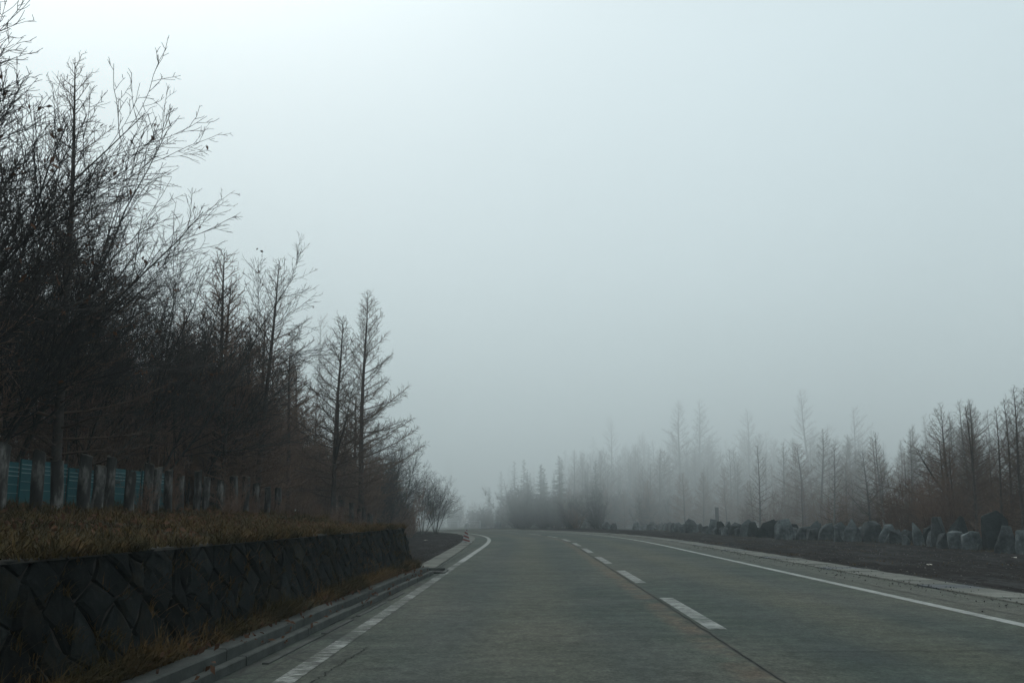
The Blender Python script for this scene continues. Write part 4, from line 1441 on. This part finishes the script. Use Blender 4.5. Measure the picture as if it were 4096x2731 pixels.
def scatter_tetra(name, spots, mat, label, smin, smax, seed):
    rg = np.random.default_rng(seed)
    P = np.array(spots)
    n = len(P)
    s_ = rg.uniform(smin, smax, n)[:, None, None] * rg.uniform(.6, 1.4, (n, 6, 1))
    octa = np.array([[1, 0, 0], [0, 1, 0], [-1, 0, 0], [0, -1, 0], [0, 0, .7], [0, 0, -.5]], dtype=float)
    V = (P[:, None, :3] + octa[None] * s_).reshape(-1, 3)
    f = np.array([[0, 1, 4], [1, 2, 4], [2, 3, 4], [3, 0, 4], [1, 0, 5], [2, 1, 5], [3, 2, 5], [0, 3, 5]])
    flat = (np.arange(n)[:, None, None] * 6 + f[None]).ravel()
    o = mobj(name, mesh_np(name, V, flat, np.full(n * 8, 3), mat))
    tag(o, label, None, None, 'stuff')
sp = []
while len(sp) < 11000:
    y = 10 + 75 * r.random() ** 1.6
    x = r.uniform(6, 18)
    o_ = x - road(y, 9.4).x
    if o_ < .05 or x > edge_right(y) + 1: continue
    sp.append((x, y, ground_z(x, y)))
while len(sp) < 13000:
    y = r.uniform(24.5, 62)
    x = road(y, left_edge(y) - .55).x - abs(r.gauss(0, 1.2))
    if x < toe_x(y): continue
    sp.append((x, y, ground_z(x, y)))
scatter_tetra('cinder_gravel', sp, 'pebble', 'loose dark cinder gravel on the verges', .008, .026, 5)
simple('pale_pebble', [(0.3, (0.05, 0.048, 0.045)), (0.7, (0.16, 0.15, 0.14))], 4, spec=.03)
sp = []
while len(sp) < 1800:
    y = 10 + 45 * r.random() ** 1.3
    x = r.uniform(6, 18)
    if x - road(y, 9.5).x < .05 or x > edge_right(y): continue
    sp.append((x, y, .01))
scatter_tetra('pale_gravel', sp, 'pale_pebble', 'paler stones scattered over the cinder verge', .010, .032, 15)
sp = []
while len(sp) < 5000:
    y = 11 + 45 * r.random() ** 1.3
    x = r.uniform(7, 18)
    if x - road(y, 9.6).x < .05 or x > edge_right(y) + .5: continue
    if noise.noise(Vector((x * .5, y * .5, 4))) < r.uniform(.05, .6): continue
    sp.append((x, y, 0, .5))
blades('verge_straw', sp, 'dry_grass', 'sparse dead straw on the cinder verge', .04, .16, .006, 9)
sp = []
for k in range(900):
    s_ = r.uniform(7, 40)
    p = road(s_, 8.5 + abs(r.gauss(0, .35)) * r.choice((-1, 1)))
    sp.append((p.x, p.y, .03 if 8.55 < 9 else 0))
scatter_tetra('road_grit', sp, 'pebble', 'scattered grit on the drain slabs and shoulder', .006, .018, 6)

lv = []
for k in range(2600):
    y = r.uniform(4.5, 45)
    x = toe_x(y) - r.uniform(.1, 5)
    lv.append((x, y, bank_z(x, y) + .07))
for k in range(160):
    y = r.uniform(4.5, 20.8)
    x = kerb_x(y) - r.uniform(-.12, .3)
    lv.append((x, y, .22 if x < kerb_x(y) else .12))
o = mobj('fallen_leaves', leaf_mesh('fallen_leaves', lv, 'dead_leaf', .035, 4))
tag(o, 'fallen brown leaves on the bank and kerb', None, None, 'stuff')

# litter scraps on the cinder verge
for k, (x, y, sc, lab) in enumerate([(11.4, 20.6, 1.0, 'pale litter scrap on the cinder nearest the right slabs'), (10.4, 25.4, .8, 'pale litter scrap on the cinder left of the nearest scrap'), (14.6, 29.6, .7, 'pale litter scrap in front of the tallest boulder'), (-4.3, 50.5, .9, 'pale litter scrap on the lay-by by the bend')]):
    V = []
    rr = random.Random(k)
    for j in range(4):
        for i in range(4):
            V.append((.07 * (i - 1.5) * sc, .05 * (j - 1.5) * sc, .012 + .035 * rr.random() * sc))
    F = [(j * 4 + i, j * 4 + i + 1, j * 4 + i + 5, j * 4 + i + 4) for j in range(3) for i in range(3)]
    o = mobj('litter_scrap', mesh_py('litter_scrap', V, F, 'litter_white'), None, (x, y, ground_z(x, y) + .005))
    o.rotation_euler = (0, 0, k * 1.3)
    tag(o, lab, 'litter', 'litter on the verges')

# ------------------------------------------------------------------ the fog
v, f = box_geo(-420, 420, -420, 420, -2.0, 24.0)
me = mesh_py('haze', v, f, None)
hm = bpy.data.materials.new('haze')
hm.use_nodes = True
hn, hl = hm.node_tree.nodes, hm.node_tree.links
hn.clear()
ho = hn.new('ShaderNodeOutputMaterial')
hv = hn.new('ShaderNodeVolumePrincipled')
hv.inputs['Color'].default_value = (0.78, 0.86, 0.88, 1)
hv.inputs['Density'].default_value = 0.0015
hv.inputs['Anisotropy'].default_value = 0.15
hl.new(hv.outputs[0], ho.inputs['Volume'])
me.materials.append(hm)
hz = mobj('haze', me)
tag(hz, 'pale fog lying over the road and woods', None, None, 'stuff')
hz.display_type = 'WIRE'

# the thicker mist bank that hangs over the far bend and the woods: a rolling body of its own,
# its underside lifting off the road on the near side
def build_mist():
    xs = [-330, -250, -180, -130, -95, -70] + [-55 + 2.5 * i for i in range(47)] + [70, 85, 105, 135, 180, 250, 330]
    m = 31
    top, low = [], []
    for x in xs:
        f0 = lerp_tab([(-60, 20), (-10, 20), (-3, 28), (8, 31), (15, 26), (60, 25)], x) + 3 * noise.noise(Vector((x * .035, 2.0, 0))) + max(0, abs(x) - 60) * .15
        for j in range(m):
            u = j / (m - 1)
            y = f0 + 80 * u / .6 if u <= .6 else f0 + 80 + 220 * ((u - .6) / .4) ** 1.7
            d = y - f0
            roll = .8 * noise.noise(Vector((x * .03, y * .03, 5.0))) * min(1.0, d / 40)
            zt = 16.5 + roll
            zl = 14.5 - 15.8 * min(1.0, d / lerp_tab([(-60, 36), (-12, 38), (-7, 64), (1, 70), (8, 70), (15, 33), (60, 30)], x)) + 1.6 * noise.noise(Vector((x * .06, y * .05, 8.0))) * min(1.0, d / 15)
            zl = max(-1.3, zl)
            if j == 0: zl = zt
            top.append((x, y, zt))
            low.append((x, y, zl))
    n = len(top)
    V = top + low
    F = []
    for i in range(len(xs) - 1):
        for j in range(m - 1):
            a, b, c, d = i * m + j, (i + 1) * m + j, (i + 1) * m + j + 1, i * m + j + 1
            F += [(a, b, c, d), (n + d, n + c, n + b, n + a)]
        F.append((i * m + m - 1, (i + 1) * m + m - 1, n + (i + 1) * m + m - 1, n + i * m + m - 1))
    for i, fl in ((0, False), (len(xs) - 1, True)):
        for j in range(m - 1):
            q = (i * m + j, i * m + j + 1, n + i * m + j + 1, n + i * m + j)
            F.append(q[::-1] if fl else q)
    import bmesh
    me = mesh_py('mist_bank', V, F, None)
    bm = bmesh.new()
    bm.from_mesh(me)
    bmesh.ops.remove_doubles(bm, verts=bm.verts, dist=.001)
    bmesh.ops.recalc_face_normals(bm, faces=bm.faces)
    bm.to_mesh(me)
    bm.free()
    mm = hm.copy()
    mm.name = 'mist_bank'
    mm.node_tree.nodes['Principled Volume'].inputs['Color'].default_value = (0.96, 0.995, 0.998, 1)
    mm.node_tree.nodes['Principled Volume'].inputs['Density'].default_value = 0.028
    me.materials.append(mm)
    o = mobj('mist_bank', me)
    o.display_type = 'WIRE'
    tag(o, 'bank of thicker mist drifting over the far bend and woods', None, None, 'stuff')
build_mist()
print('stones', N_STONES, 'objects', len(S.objects), 'tris', sum(sum(len(p.vertices) - 2 for p in m.polygons) if len(m.polygons) < 5000 else len(m.polygons) * 2 for m in bpy.data.meshes))
